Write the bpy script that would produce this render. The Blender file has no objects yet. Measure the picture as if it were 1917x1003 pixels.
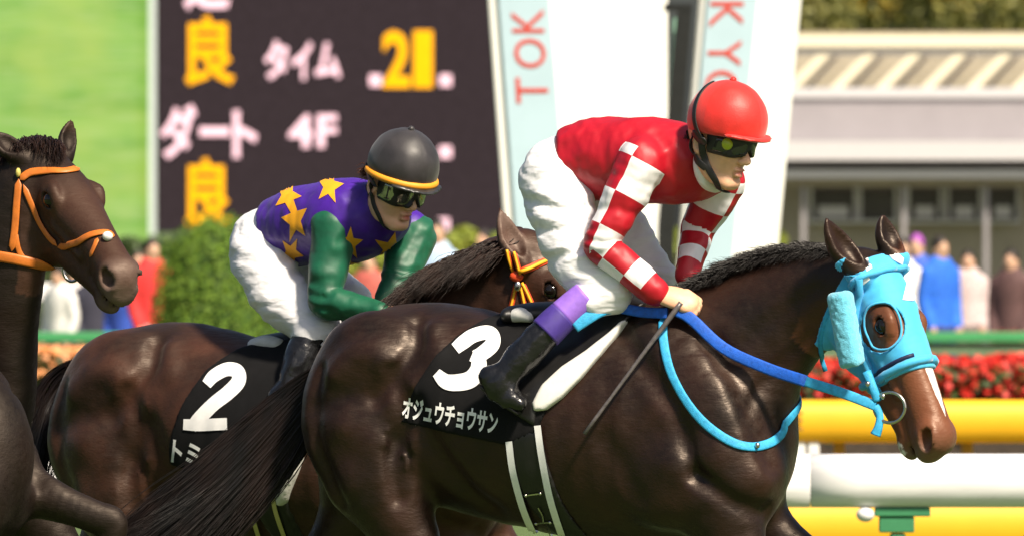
import bpy, bmesh, math, random
import numpy as np
from mathutils import Vector
R = math.radians
SC = bpy.context.scene
COL = SC.collection

# ---------------------------------------------------------------- camera, sky, sun, exposure
FPX, HC, DC = 20650.0, 1.93, 35.0          # focal length in photo pixels, lens height, distance of the leading horse
CX, HY = 958.5, 395.0                      # picture centre column, horizon row
cam = bpy.data.cameras.new('camera')
cam.sensor_width = 36.0
cam.lens = FPX / 1917 * 36
cam.shift_y = -(501.5 - HY) / 1917
cam.clip_start, cam.clip_end = 1.0, 4000
cam.dof.use_dof = True
cam.dof.focus_distance = 34.8
cam.dof.aperture_fstop = cam.lens / 1000 / 0.044
camo = bpy.data.objects.new('camera', cam)
camo.location = (0, -DC, HC); camo.rotation_euler = (R(90), 0, 0)
COL.objects.link(camo); SC.camera = camo

SUN_EL, SUN_AZ = R(49), R(146)             # azimuth measured clockwise from +Y (away from the lens)
world = bpy.data.worlds.new('World'); SC.world = world; world.use_nodes = True
wn = world.node_tree
sky = wn.nodes.new('ShaderNodeTexSky'); sky.sky_type = 'NISHITA'; sky.sun_disc = False
sky.sun_elevation = SUN_EL; sky.sun_rotation = SUN_AZ
sky.air_density, sky.dust_density, sky.ozone_density = 1.0, 3.5, 1.0
wn.nodes['Background'].inputs[1].default_value = 0.065
wn.links.new(sky.outputs[0], wn.nodes['Background'].inputs[0])
sun = bpy.data.lights.new('sun', 'SUN'); sun.energy = 4.9; sun.angle = R(6); sun.color = (1.0, 0.88, 0.71)
suno = bpy.data.objects.new('sun', sun); COL.objects.link(suno)
sd = Vector((math.sin(SUN_AZ) * math.cos(SUN_EL), math.cos(SUN_AZ) * math.cos(SUN_EL), math.sin(SUN_EL)))
suno.rotation_euler = sd.to_track_quat('Z', 'Y').to_euler()
SC.view_settings.view_transform = 'Standard'; SC.view_settings.look = 'None'
SC.view_settings.gamma = 1.0; SC.view_settings.use_curve_mapping = False
SC.view_settings.exposure = 0.68
SC.render.engine = 'CYCLES'
SC.cycles.use_denoising = True
SC.cycles.max_bounces = 6; SC.cycles.transparent_max_bounces = 6

# ---------------------------------------------------------------- signed distance fields and their meshes
import time
PROF = False
rng = np.random.default_rng(7)
A3 = lambda *v: np.array(v, float)
def unit(v):
    v = np.asarray(v, float); return v / np.linalg.norm(v)

def spline(p, n):
    """Catmull-Rom through rows of p, n steps per span"""
    p = np.asarray(p, float); q = np.vstack([2*p[0]-p[1], p, 2*p[-1]-p[-2]]); out = []
    for i in range(1, len(q)-2):
        for t in np.arange(n)/n:
            a, b, c, d = q[i-1], q[i], q[i+1], q[i+2]
            out.append(.5*((2*b)+(c-a)*t+(2*a-5*b+4*c-d)*t*t+(3*b-a-3*c+d)*t**3))
    out.append(p[-1]); return np.array(out)

def _h(i, j, k):
    n = (i*374761393 + j*668265263 + k*2147483647) & 0xffffffff
    n = ((n ^ (n >> 13))*1274126177) & 0xffffffff
    return ((n ^ (n >> 16)) & 0xffff)/32767.5 - 1
def noise(P, sc):
    q = np.asarray(P)/sc; f = np.floor(q); t = q-f; t = t*t*(3-2*t); f = f.astype(np.int64); r = 0
    for a in (0, 1):
        for b in (0, 1):
            for c in (0, 1):
                w = (t[:, 0] if a else 1-t[:, 0])*(t[:, 1] if b else 1-t[:, 1])*(t[:, 2] if c else 1-t[:, 2])
                r = r + w*_h(f[:, 0]+a, f[:, 1]+b, f[:, 2]+c)
    return r

def smin(a, b, k):
    if k <= 0: return np.minimum(a, b)
    h = np.clip(.5+.5*(b-a)/k, 0, 1); return b+(a-b)*h-k*h*(1-h)

from concurrent.futures import ThreadPoolExecutor
import threading
POOL = ThreadPoolExecutor(4)
MARG = 44.0
class Field:
    """a solid in photo-pixel space (x right, y down, z away), grown from smoothly joined pieces"""
    def __init__(s): s.ops = []; s.relief = 1.0
    def op(s, kind, fn, lo, hi, k): s.ops.append((kind, fn, np.asarray(lo)-max(MARG, k), np.asarray(hi)+max(MARG, k), k)); return s
    def chain(s, pts, k=12, W=None, sub=4, kind='u'):
        """pts rows: x,y,z,ra[,rb]; rb is the radius along the unit vector W"""
        p = np.asarray(pts, float)
        if len(p) > 2 and sub > 1: p = spline(p, sub)
        p[:, 3:] = np.maximum(p[:, 3:], .8)
        rm = p[:, 3:].max(1)[:, None]
        lo, hi = (p[:, :3]-rm).min(0), (p[:, :3]+rm).max(0)
        flat = W is not None and p.shape[1] > 4
        Wd = unit(W) if flat else None
        def fn(P):
            best = None
            for i in range(len(p)-1):
                a, ab = p[i, :3], p[i+1, :3]-p[i, :3]; L = ab@ab+1e-9
                v = P-a; t = np.clip((v@ab)/L, 0, 1); q = v-t[:, None]*ab
                ra = p[i, 3]+(p[i+1, 3]-p[i, 3])*t; q2 = (q*q).sum(1)
                if flat:
                    rb = p[i, 4]+(p[i+1, 4]-p[i, 4])*t; l2 = (q@Wd)**2; m2 = np.maximum(q2-l2, 0)
                    k0 = np.sqrt(m2/ra**2+l2/rb**2)+1e-6; k1 = np.sqrt(m2/ra**4+l2/rb**4)+1e-6
                    d = np.where(k0 < .05, -np.minimum(ra, rb)*(1-k0), k0*(k0-1)/k1)
                else: d = np.sqrt(q2)-ra
                best = d if best is None else np.minimum(best, d)
            return best
        return s.op(kind, fn, lo, hi, k)
    def ell(s, c, r, k=10, X=None, Z=None, kind='u'):
        """ellipsoid, radii along X, (Z x X), Z"""
        c, r = np.asarray(c, float), np.asarray(r, float)
        if X is None: M = np.eye(3)
        else:
            X = unit(X); Z = unit(np.asarray(Z, float)-X*(np.asarray(Z, float)@X)); M = np.array([X, np.cross(Z, X), Z])
        e = np.sqrt(((M*r[:, None])**2).sum(0))
        def fn(P):
            q = (P-c)@M.T; k0 = np.sqrt(((q/r)**2).sum(1))+1e-6; k1 = np.sqrt(((q/r**2)**2).sum(1))+1e-9
            return np.where(k0 < .05, -r.min()*(1-k0), k0*(k0-1)/k1)
        return s.op(kind, fn, c-e, c+e, k)
    def bump(s, pts, w, h):
        """raise (h>0) or groove (h<0) the surface along a polyline, gaussian width w"""
        p = np.atleast_2d(np.asarray(pts, float)); p = spline(p, 3) if len(p) > 2 else p; q0 = p.copy(); h = h*s.relief
        for _ in range(4):
            m = len(p); e = s.ev(np.vstack([p]+[p+np.eye(3)[i] for i in range(3)])).reshape(4, m); d = e[0]; g = (e[1:]-d).T; n = np.linalg.norm(g, axis=1)[:, None]
            p = p-np.where(n > .2, g/(n+1e-9), 0)*np.clip(d, -18, 18)[:, None]*.9
        far = np.linalg.norm(p-q0, axis=1) > 60; p[far] = q0[far]
        def fn(P):
            best = None
            if len(p) == 1: best = ((P-p[0])**2).sum(1)
            for i in range(len(p)-1):
                ab = p[i+1]-p[i]; v = P-p[i]; t = np.clip((v@ab)/(ab@ab), 0, 1); q = v-t[:, None]*ab; q = (q*q).sum(1)
                best = q if best is None else np.minimum(best, q)
            return -h*np.exp(-best/(w*w))
        return s.op('b', fn, p.min(0)-w*2+MARG, p.max(0)+w*2-MARG, 0)
    def tex(s, fn, lo, hi): return s.op('b', fn, np.asarray(lo)+MARG, np.asarray(hi)-MARG, 0)
    def __call__(s, P):
        if len(P) < 6000 or threading.current_thread() is not threading.main_thread(): return s.ev(P)
        return np.concatenate(list(POOL.map(s.ev, np.array_split(P, 8))))
    def ev(s, P):
        d = np.full(len(P), 1e3)
        for kind, fn, lo, hi, k in s.ops:
            i = np.nonzero(((P > lo) & (P < hi)).all(1))[0]
            if not len(i): continue
            v = fn(P[i])
            if kind == 'u': d[i] = smin(d[i], v, k)
            elif kind == 's': d[i] = -smin(-d[i], v, k)
            else: d[i] += v
        return d

def poly2(P2, poly):
    """signed distance to a closed 2-D polygon"""
    v = np.asarray(poly, float); d = np.full(len(P2), 1e9); s = np.ones(len(P2))
    for i in range(len(v)):
        j = i-1; e = v[j]-v[i]; w = P2-v[i]
        b = w-np.clip((w@e)/(e@e), 0, 1)[:, None]*e; d = np.minimum(d, (b*b).sum(1))
        c1 = P2[:, 1] >= v[i, 1]; c2 = P2[:, 1] < v[j, 1]; c3 = e[0]*w[:, 1] > e[1]*w[:, 0]
        s = np.where((c1 & c2 & c3) | (~c1 & ~c2 & ~c3), -s, s)
    return s*np.sqrt(d)

def axis(lo, hi, h, fine=()):
    """grid coordinates lo..hi with step h, or hf inside (a,b,hf)"""
    out = [lo]
    while out[-1] < hi:
        st = h
        for a, b, hf in fine:
            if a-h <= out[-1] <= b: st = min(st, hf)
        out.append(out[-1]+st)
    while len(out) % 4 != 1: out.append(out[-1]+h)
    return np.array(out, float)

def extract(f, xs, ys, zs):
    """dual (surface nets) mesh of f = 0 on a rectilinear grid, evaluated only near the surface"""
    C = [a[::4] for a in (xs, ys, zs)]
    g = np.stack(np.meshgrid(*C, indexing='ij'), -1); cs = g.shape[:3]
    Dc = f(g.reshape(-1, 3)).reshape(cs)
    thr = 1.25*math.sqrt(sum(np.diff(c).max()**2 for c in C))
    near = np.abs(Dc) < thr; neg = Dc < 0
    act = np.zeros(tuple(n-1 for n in cs), bool); c8 = np.zeros(act.shape, np.uint8)
    for a in (0, 1):
        for b in (0, 1):
            for c in (0, 1):
                sl = (slice(a, cs[0]-1+a), slice(b, cs[1]-1+b), slice(c, cs[2]-1+c))
                act |= near[sl]; c8 += neg[sl]
    act |= (c8 > 0) & (c8 < 8)
    up = act
    for ax in range(3): up = np.repeat(up, 4, ax)
    ev = np.zeros((len(xs), len(ys), len(zs)), bool)
    for a in (0, 1):
        for b in (0, 1):
            for c in (0, 1): ev[a:a+up.shape[0], b:b+up.shape[1], c:c+up.shape[2]] |= up
    nr = [np.minimum((np.arange(n)+2)//4, m-1) for n, m in zip(ev.shape, cs)]
    D = Dc[np.ix_(*nr)].astype(np.float32)
    I = np.nonzero(ev)
    D[I] = f(np.stack([xs[I[0]], ys[I[1]], zs[I[2]]], 1))
    s = D < 0; sh = tuple(n-1 for n in D.shape); c8 = np.zeros(sh, np.uint8)
    for a in (0, 1):
        for b in (0, 1):
            for c in (0, 1): c8 += s[a:a+sh[0], b:b+sh[1], c:c+sh[2]]
    cell = np.argwhere((c8 > 0) & (c8 < 8)); idx = np.full(sh, -1, np.int32); idx[tuple(cell.T)] = np.arange(len(cell))
    acc = np.zeros((len(cell), 3)); cnt = np.zeros(len(cell)); X = (xs, ys, zs)
    for ax in range(3):
        o = [0, 1, 2]; o.remove(ax)
        for u in (0, 1):
            for v in (0, 1):
                p0 = cell.copy(); p0[:, o[0]] += u; p0[:, o[1]] += v; p1 = p0.copy(); p1[:, ax] += 1
                va, vb = D[tuple(p0.T)], D[tuple(p1.T)]; m = (va < 0) != (vb < 0)
                t = va[m]/(va[m]-vb[m])
                pos = np.stack([X[i][p0[m, i]] for i in range(3)], 1)
                pos[:, ax] += t*(X[ax][p1[m, ax]]-X[ax][p0[m, ax]])
                acc[m] += pos; cnt[m] += 1
    V = acc/cnt[:, None]; Q = []
    for ax in range(3):
        o = [(1, 2), (2, 0), (0, 1)][ax]
        s0 = np.take(s, range(D.shape[ax]-1), ax); s1 = np.take(s, range(1, D.shape[ax]), ax)
        e = np.argwhere(s0 != s1); e = e[(e[:, o[0]] > 0) & (e[:, o[1]] > 0) & (e[:, o[0]] < sh[o[0]]) & (e[:, o[1]] < sh[o[1]])]
        def at(du, dv):
            q = e.copy(); q[:, o[0]] += du; q[:, o[1]] += dv; return idx[tuple(q.T)]
        q = np.stack([at(-1, -1), at(0, -1), at(0, 0), at(-1, 0)], 1)
        fl = ~s0[tuple(e.T)]; q[fl] = q[fl][:, ::-1]; Q.append(q)
    Q = np.vstack(Q); Q = Q[(Q >= 0).all(1)]
    return V, Q, D

def relax(V, Q, grid, it=1):
    """slide vertices to their neighbours' mean, then back onto f = 0"""
    n = len(V)
    for _ in range(it):
        acc = np.zeros((n, 3)); c = np.zeros(n)
        for a in range(4):
            b = (a+1) % 4
            for d in range(3):
                acc[:, d] += np.bincount(Q[:, a], V[Q[:, b], d], n)+np.bincount(Q[:, b], V[Q[:, a], d], n)
            c += np.bincount(Q[:, a], minlength=n)+np.bincount(Q[:, b], minlength=n)
        V = V*.4+.6*acc/np.maximum(c, 1)[:, None]
    if grid is not None:
        D, X = grid; i = []; t = []
        for k in range(3):
            j = np.clip(np.searchsorted(X[k], V[:, k])-1, 0, len(X[k])-2); i.append(j); t.append(((V[:, k]-X[k][j])/(X[k][j+1]-X[k][j])))
        c = {(a, b, e): D[i[0]+a, i[1]+b, i[2]+e] for a in (0, 1) for b in (0, 1) for e in (0, 1)}
        l = lambda p, q, w: p+(q-p)*w
        x0, x1, x2, x3 = (l(c[0, b, e], c[1, b, e], t[0]) for b, e in ((0, 0), (1, 0), (0, 1), (1, 1)))
        y0, y1 = l(x0, x1, t[1]), l(x2, x3, t[1]); d = l(y0, y1, t[2])
        h = [X[k][i[k]+1]-X[k][i[k]] for k in range(3)]
        gz = (y1-y0)/h[2]; gy = l(x1-x0, x3-x2, t[2])/h[1]
        w0, w1 = l(c[1, 0, 0]-c[0, 0, 0], c[1, 1, 0]-c[0, 1, 0], t[1]), l(c[1, 0, 1]-c[0, 0, 1], c[1, 1, 1]-c[0, 1, 1], t[1]); gx = l(w0, w1, t[2])/h[0]
        g = np.stack([gx, gy, gz], 1); st = d/np.maximum((g*g).sum(1), .3); V = V-np.clip(st, -3, 3)[:, None]*g
    return V

class Place:
    """photo-pixel space -> metres for one thing that stands at depth Y0 (m beyond the leading horse)"""
    def __init__(s, Y0):
        s.Y0 = Y0; s.k = (DC+Y0)/FPX
    def __call__(s, P):
        P = np.asarray(P, float); k = s.k
        return np.stack([(P[:, 0]-CX)*k, s.Y0+P[:, 2]*k, HC-(P[:, 1]-HY)*k], 1)
    def one(s, x, y, z=0): return s(np.array([[x, y, z]]))[0]
    def ground(s): return HY+HC/s.k

def mesh_from(name, V, Q, smooth=True):
    """V float array (n,3); Q int array (m,3|4)"""
    me = bpy.data.meshes.new(name); V = np.asarray(V, np.float32); Q = np.asarray(Q, np.int32); m, c = Q.shape
    me.vertices.add(len(V)); me.vertices.foreach_set('co', V.ravel())
    me.loops.add(m*c); me.loops.foreach_set('vertex_index', Q.ravel())
    me.polygons.add(m); me.polygons.foreach_set('loop_start', np.arange(m, dtype=np.int32)*c)
    me.polygons.foreach_set('loop_total', np.full(m, c, np.int32))
    me.polygons.foreach_set('use_smooth', np.full(m, smooth, bool))
    me.update(calc_edges=True); me.validate(); return me

def attr(me, name, vals):
    a = me.attributes.new(name, 'FLOAT', 'POINT'); a.data.foreach_set('value', np.asarray(vals, np.float32))

def link(name, me, mat, parent=None, loc=None, **props):
    o = bpy.data.objects.new(name, me); COL.objects.link(o)
    if mat is not None and me is not None:
        for m in (mat if isinstance(mat, (list, tuple)) else [mat]): me.materials.append(m)
    if parent is not None: o.parent = parent
    if loc is not None: o.location = loc
    for k, v in props.items(): o[k] = v
    return o

class Thing:
    """an Empty at the thing's base; parts are added in photo-pixel space or in metres"""
    def __init__(s, name, label, cat, base, place=None, group=None):
        s.o = bpy.data.objects.new(name, None); COL.objects.link(s.o); s.o.empty_display_size = .1
        s.base = np.asarray(base, float); s.o.location = s.base; s.pl = place
        s.o['label'] = label; s.o['category'] = cat
        if group: s.o['group'] = group
    def px(s, name, V, Q, mat, parent=None, attrs=None, smooth=True, **props):
        """part whose vertices are given in photo-pixel space"""
        me = mesh_from(name, s.pl(V)-s.base, Q, smooth)
        for k, v in (attrs or {}).items(): attr(me, k, v)
        return link(name, me, mat, parent or s.o, **props)
    def m(s, name, V, Q, mat, parent=None, smooth=False, **props):
        """part whose vertices are given in world metres"""
        return link(name, mesh_from(name, np.asarray(V)-s.base, Q, smooth), mat, parent or s.o, **props)
    def sdf(s, name, f, lo, hi, h, mat, parent=None, fine=((), (), ()), attrs=None, it=1, proj=True, **props):
        t0 = time.time(); ax = [axis(lo[i], hi[i], h, fine[i]) for i in range(3)]
        V, Q, D = extract(f, *ax); V = relax(V, Q, (D, ax) if proj else None, it)
        at = {k: fn(V) for k, fn in (attrs or {}).items()}
        if PROF: print('SDF', name, len(V), D.size, round(time.time()-t0, 2), flush=True)
        return s.px(name, V, Q, mat, parent, at, **props)

# ---- plain mesh helpers (return V, Q)
def join(*parts):
    V, Q, n = [], [], 0
    for v, q in parts:
        V.append(v); Q.append(np.asarray(q)+n); n += len(v)
    return np.vstack(V), np.vstack(Q)
def tube(pts, r, n=10, W=None, fl=1.0, sub=6, cap=True, sq=1.0):
    """round or strap-shaped tube along a spline; r scalar or per point; fl = thickness ratio across W"""
    p = np.asarray(pts, float); rr = np.full(len(p), r, float) if np.isscalar(r) else np.asarray(r, float)
    q = np.column_stack([p, rr]); q = spline(q, sub) if len(q) > 2 else q
    if cap: e0, e1 = q[0].copy(), q[-1].copy(); e0[3] = e1[3] = .02; e0[:3] -= .02*(q[1]-q[0])[:3]; e1[:3] += .02*(q[-1]-q[-2])[:3]; q = np.vstack([e0, q, e1])
    p, rr = q[:, :3], q[:, 3]
    T = np.gradient(p, axis=0); T /= np.linalg.norm(T, axis=1)[:, None]+1e-9
    w = unit(W) if W is not None else A3(0, 0, 1); V = []
    for i in range(len(p)):
        b = w-T[i]*(w@T[i])
        if np.linalg.norm(b) < 1e-3: b = A3(0, 1, 0)-T[i]*T[i][1]
        b = unit(b); a = np.cross(b, T[i])
        th = np.arange(n)*2*np.pi/n
        cs, sn = np.cos(th), np.sin(th); cs, sn = np.sign(cs)*np.abs(cs)**sq, np.sign(sn)*np.abs(sn)**sq; V.append(p[i]+rr[i]*(cs[:, None]*a+fl*sn[:, None]*b))
    V = np.vstack(V); Q = []
    for i in range(len(p)-1):
        for j in range(n): Q.append((i*n+j, i*n+(j+1) % n, (i+1)*n+(j+1) % n, (i+1)*n+j))
    return V, np.array(Q)[:, ::-1]
def box(x0, x1, y0, y1, z0, z1):
    V = np.array([(x, y, z) for x in (x0, x1) for y in (y0, y1) for z in (z0, z1)], float)
    return V, np.array([(0, 1, 3, 2), (4, 6, 7, 5), (0, 4, 5, 1), (2, 3, 7, 6), (0, 2, 6, 4), (1, 5, 7, 3)])
def ball(c, r, n=16, m=10):
    c = np.asarray(c, float); r = np.broadcast_to(np.asarray(r, float), 3); V = []
    for i in range(m+1):
        for j in range(n):
            a, b = math.pi*i/m, 2*math.pi*j/n; V.append((math.sin(a)*math.cos(b), math.sin(a)*math.sin(b), math.cos(a)))
    Q = [(i*n+j, (i+1)*n+j, (i+1)*n+(j+1) % n, i*n+(j+1) % n) for i in range(m) for j in range(n)]
    return c+np.array(V)*r, np.array(Q)
def strands(root, path, rad, nseg, jit=0):
    """hair: root (n,3), path (n,nseg+1,3) offsets, rad (n,) -> three-sided tapering tubes"""
    n = len(root); P = root[:, None, :]+path
    T = np.gradient(P, axis=1); T /= np.linalg.norm(T, axis=2)[..., None]+1e-9
    ref = np.tile(A3(.31, .2, .93), (n, nseg+1, 1)); a = np.cross(T, ref); a /= np.linalg.norm(a, axis=2)[..., None]+1e-9; b = np.cross(T, a)
    tp = rad[:, None]*np.clip(1.12-np.linspace(0, 1, nseg+1)**1.6, .08, 1)[None]
    V = np.stack([P+tp[..., None]*(math.cos(t)*a+math.sin(t)*b) for t in (0, 2.094, 4.189)], 2).reshape(-1, 3)
    i = np.arange(n)[:, None, None]*(nseg+1)*3+np.arange(nseg)[None, :, None]*3; j = np.arange(3)[None, None]; j2 = (j+1) % 3
    Q = np.stack([i+j, i+j2, i+3+j2, i+3+j], -1).reshape(-1, 4)
    return V, Q

def text2d(body, bold=0.0, fine=0):
    """letters of Blender's own font as triangles in the unit square"""
    c = bpy.data.curves.new('t', 'FONT'); c.body = body; c.offset = bold; c.resolution_u = 4
    o = bpy.data.objects.new('t', c); COL.objects.link(o); bpy.context.view_layer.update()
    me = bpy.data.meshes.new_from_object(o); bpy.data.objects.remove(o); bpy.data.curves.remove(c)
    out = split2d(me, fine); return out
def text3d(body, bold):
    """letters thickened by a rounded edge; unit square plus depth in units of the letter height"""
    c = bpy.data.curves.new('t', 'FONT'); c.body = body; c.bevel_depth = bold; c.bevel_resolution = 1; c.resolution_u = 3; c.extrude = .005
    o = bpy.data.objects.new('t', c); COL.objects.link(o); bpy.context.view_layer.update()
    me = bpy.data.meshes.new_from_object(o); bpy.data.objects.remove(o); bpy.data.curves.remove(c); me.calc_loop_triangles()
    v = np.array([x.co[:] for x in me.vertices]); tr = np.array([t.vertices[:] for t in me.loop_triangles]); lo, hi = v.min(0), v.max(0)
    v[:, :2] = (v[:, :2]-lo[:2])/(hi-lo)[:2]; v[:, 2] = v[:, 2]-lo[2]; bpy.data.meshes.remove(me); return v, tr
def split2d(me, fine):
    bm = bmesh.new(); bm.from_mesh(me); bmesh.ops.remove_doubles(bm, verts=bm.verts, dist=1e-4); bmesh.ops.triangulate(bm, faces=bm.faces)
    v = np.array([x.co[:2] for x in bm.verts]); lo, hi = v.min(0), v.max(0)
    for x in bm.verts: x.co.x = (x.co.x-lo[0])/(hi[0]-lo[0]); x.co.y = (x.co.y-lo[1])/(hi[1]-lo[1]); x.co.z = 0
    for _ in range(6 if fine else 0):
        es = [e for e in bm.edges if math.hypot((e.verts[0].co.x-e.verts[1].co.x)*fine[0], (e.verts[0].co.y-e.verts[1].co.y)*fine[1]) > 1]
        if not es: break
        bmesh.ops.subdivide_edges(bm, edges=es, cuts=1); bmesh.ops.triangulate(bm, faces=bm.faces)
    bm.verts.index_update()
    V = np.array([x.co[:2] for x in bm.verts]); T = np.array([[l.index for l in f.verts] for f in bm.faces])
    bm.free(); bpy.data.meshes.remove(me); return V, T
def poly_mesh2d(poly, step):
    """filled polygon (pixel coordinates) as small triangles, returns pixel coordinates"""
    p = np.asarray(poly, float); me = bpy.data.meshes.new('p')
    me.from_pydata([(x, y, 0) for x, y in p], [], [list(range(len(p)))])
    lo, hi = p.min(0), p.max(0)
    V, T = split2d(me, ((hi[0]-lo[0])/step, (hi[1]-lo[1])/step)); return lo+V*(hi-lo), T
def largest(V, T):
    """keep the largest connected piece of a triangle mesh"""
    g = np.arange(len(V))
    for _ in range(60):
        m = g[T].min(1); h = g.copy()
        for k in range(3): np.minimum.at(h, T[:, k], m)
        if (h == g).all(): break
        g = h
    lab = g[T[:, 0]]; u, n = np.unique(lab, return_counts=True); T = T[lab == u[n.argmax()]]; k, i = np.unique(T, return_inverse=True); return V[k], i.reshape(T.shape)
def stroke2d(pts, w, step=5):
    p = spline(pts, 8); wd = np.full(len(p), w) if np.isscalar(w) else spline(np.array(w)[:, None], 8)[:, 0]
    t = np.gradient(p, axis=0); t /= np.linalg.norm(t, axis=1)[:, None]; n = np.stack([-t[:, 1], t[:, 0]], 1); k = 4
    V = np.vstack([p+n*(wd*(j/k-.5))[:, None] for j in range(k+1)]); L = len(p)
    Q = np.array([(j*L+i, j*L+i+1, (j+1)*L+i+1, (j+1)*L+i) for j in range(k) for i in range(L-1)])
    return V, Q
def drape(f, V2, z0, off, zmax=600):
    """lay flat print on the near side of a solid: march from depth z0 away from the lens"""
    z = np.full(len(V2), float(z0))
    i = np.arange(len(z))
    for _ in range(60):
        d = f(np.column_stack([V2[i], z[i]])); z[i] = np.minimum(z[i]+np.clip(d, -20, 30)*.75, zmax); i = i[(np.abs(d) > .15) & (z[i] < zmax)]
        if not len(i): break
    P = np.column_stack([V2, z]); e = f(np.vstack([P]+[P+np.eye(3)[i] for i in range(3)])).reshape(4, len(P))
    g = (e[1:]-e[0]).T; g /= np.linalg.norm(g, axis=1)[:, None]+1e-9
    return P+g*off

# ---------------------------------------------------------------- materials
def nt(name):
    m = bpy.data.materials.new(name); m.use_nodes = True; t = m.node_tree; return m, t, t.nodes['Principled BSDF']
def N(t, typ, **kw):
    n = t.nodes.new('ShaderNode'+typ)
    for k, v in kw.items():
        if k[0] == '_': setattr(n, k[1:], v)
        else: n.inputs[k.replace('_', ' ')].default_value = v
    return n
def c4(c): return (*c, 1) if len(c) == 3 else c
def mix(t, fac, a, b):
    n = t.nodes.new('ShaderNodeMix'); n.data_type = 'RGBA'
    for i, v in ((0, fac), (6, a), (7, b)):
        if isinstance(v, bpy.types.NodeSocket): t.links.new(v, n.inputs[i])
        else: n.inputs[i].default_value = v if i == 0 else c4(v)
    return n.outputs[2]
def ramp(t, src, lo, hi):
    n = t.nodes.new('ShaderNodeMapRange'); n.inputs[1].default_value = lo; n.inputs[2].default_value = hi; n.clamp = True
    t.links.new(src, n.inputs[0]); return n.outputs[0]
def at_in(t, name):
    n = t.nodes.new('ShaderNodeAttribute'); n.attribute_name = name; return n.outputs['Fac']
def obj_noise(t, scale, detail=3, stretch=None, rough=.55):
    tc = t.nodes.new('ShaderNodeTexCoord'); n = N(t, 'TexNoise', Scale=scale, Detail=detail, Roughness=rough); src = tc.outputs['Object']
    if stretch:
        mp = t.nodes.new('ShaderNodeMapping'); mp.inputs['Scale'].default_value = stretch; t.links.new(src, mp.inputs[0]); src = mp.outputs[0]
    t.links.new(src, n.inputs['Vector']); return n.outputs['Fac']
def bumpn(t, b, src, strength, dist):
    n = N(t, 'Bump', Strength=strength, Distance=dist); t.links.new(src, n.inputs['Height']); t.links.new(n.outputs[0], b.inputs['Normal'])
def creases(t, b, scale, strength, dist, stretch=None, fine=None):
    """sharp soft-cloth creases: folded noise as relief, with weave on top"""
    n = obj_noise(t, scale, 2.5, stretch, .5); a = t.nodes.new('ShaderNodeMath'); a.operation = 'SUBTRACT'; a.inputs[1].default_value = .5; t.links.new(n, a.inputs[0])
    c = t.nodes.new('ShaderNodeMath'); c.operation = 'ABSOLUTE'; t.links.new(a.outputs[0], c.inputs[0]); r = t.nodes.new('ShaderNodeMapRange'); r.inputs[2].default_value = .16; r.interpolation_type = 'SMOOTHSTEP'; t.links.new(c.outputs[0], r.inputs[0])
    w = t.nodes.new('ShaderNodeMath'); w.operation = 'MULTIPLY_ADD'; w.inputs[1].default_value = .06; t.links.new(obj_noise(t, 500, 2), w.inputs[0]); t.links.new(r.outputs[0], w.inputs[2]); bumpn(t, b, w.outputs[0], strength, dist)
MATS = {}
def M(name, col=(.5, .5, .5), rough=.6, var=.25, vscale=18, bump=0, bscale=200, bdist=.002, metal=0, spec=.5, sheen=0, coat=0, stretch=None):
    """plain surface with colour variation and fine relief"""
    if name in MATS: return MATS[name]
    m, t, b = nt(name); b.inputs['Roughness'].default_value = rough; b.inputs['Metallic'].default_value = metal
    b.inputs['Specular IOR Level'].default_value = spec; b.inputs['Sheen Weight'].default_value = sheen; b.inputs['Coat Weight'].default_value = coat
    n = obj_noise(t, vscale, 4, stretch)
    t.links.new(mix(t, ramp(t, n, .3, .7), [c*(1-var) for c in col], [min(1, c*(1+var)) for c in col]), b.inputs['Base Color'])
    if bump: bumpn(t, b, obj_noise(t, bscale, 3, stretch), bump, bdist)
    MATS[name] = m; return m
def MEmit(name, col, strength, var=.0, vscale=40):
    if name in MATS: return MATS[name]
    m, t, b = nt(name); b.inputs['Base Color'].default_value = c4([c*.2 for c in col]); b.inputs['Roughness'].default_value = .5
    n = obj_noise(t, vscale, 2); t.links.new(mix(t, n, [c*(1-var) for c in col], [c*(1+var) for c in col]), b.inputs['Emission Color'])
    b.inputs['Emission Strength'].default_value = strength; b.inputs['Specular IOR Level'].default_value = .05; MATS[name] = m; return m

# ---------------------------------------------------------------- the place: turf, rails, screen, finish arch, pavilion, crowd
def at(px, py, d):
    """point seen at photo pixel (px,py) at distance d from the lens"""
    return A3((px-CX)*d/FPX, d-DC, HC-(py-HY)*d/FPX)
def slab(px0, px1, py0, py1, d, t):
    """box whose front face spans the given pixels at distance d, t metres deep"""
    a, b = at(px0, py1, d), at(px1, py0, d); return box(a[0], b[0], a[1], a[1]+t, a[2], b[2])
def prism(poly, d, t):
    """outline (pixels, at distance d) extruded t metres away"""
    f = np.array([at(x, y, d) for x, y in poly]); n = len(f); V = np.vstack([f, f+A3(0, t, 0)]); tri = []
    for i in range(1, n-1): tri += [(0, i, i+1, i+1), (n, n+i+1, n+i, n+i)]
    return V, n
def prism_obj(T, name, poly, d, t, mat, parent=None, off=0, **props):
    f = np.array([at(x, y, d) for x, y in poly])+A3(0, off, 0); n = len(f); me = bpy.data.meshes.new(name)
    V = np.vstack([f, f+A3(0, t, 0)])-T.base
    me.from_pydata(V.tolist(), [], [list(range(n)), list(range(2*n-1, n-1, -1))]+[[(i+1) % n, i, n+i, n+(i+1) % n] for i in range(n)]); me.update()
    bm = bmesh.new(); bm.from_mesh(me); bmesh.ops.recalc_face_normals(bm, faces=bm.faces); bm.to_mesh(me); bm.free()
    return link(name, me, mat, parent or T.o, **props)
def bevelled(o, w, seg=2):
    b = o.modifiers.new('bevel', 'BEVEL'); b.width = w; b.segments = seg; b.limit_method = 'ANGLE'; return o
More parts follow.
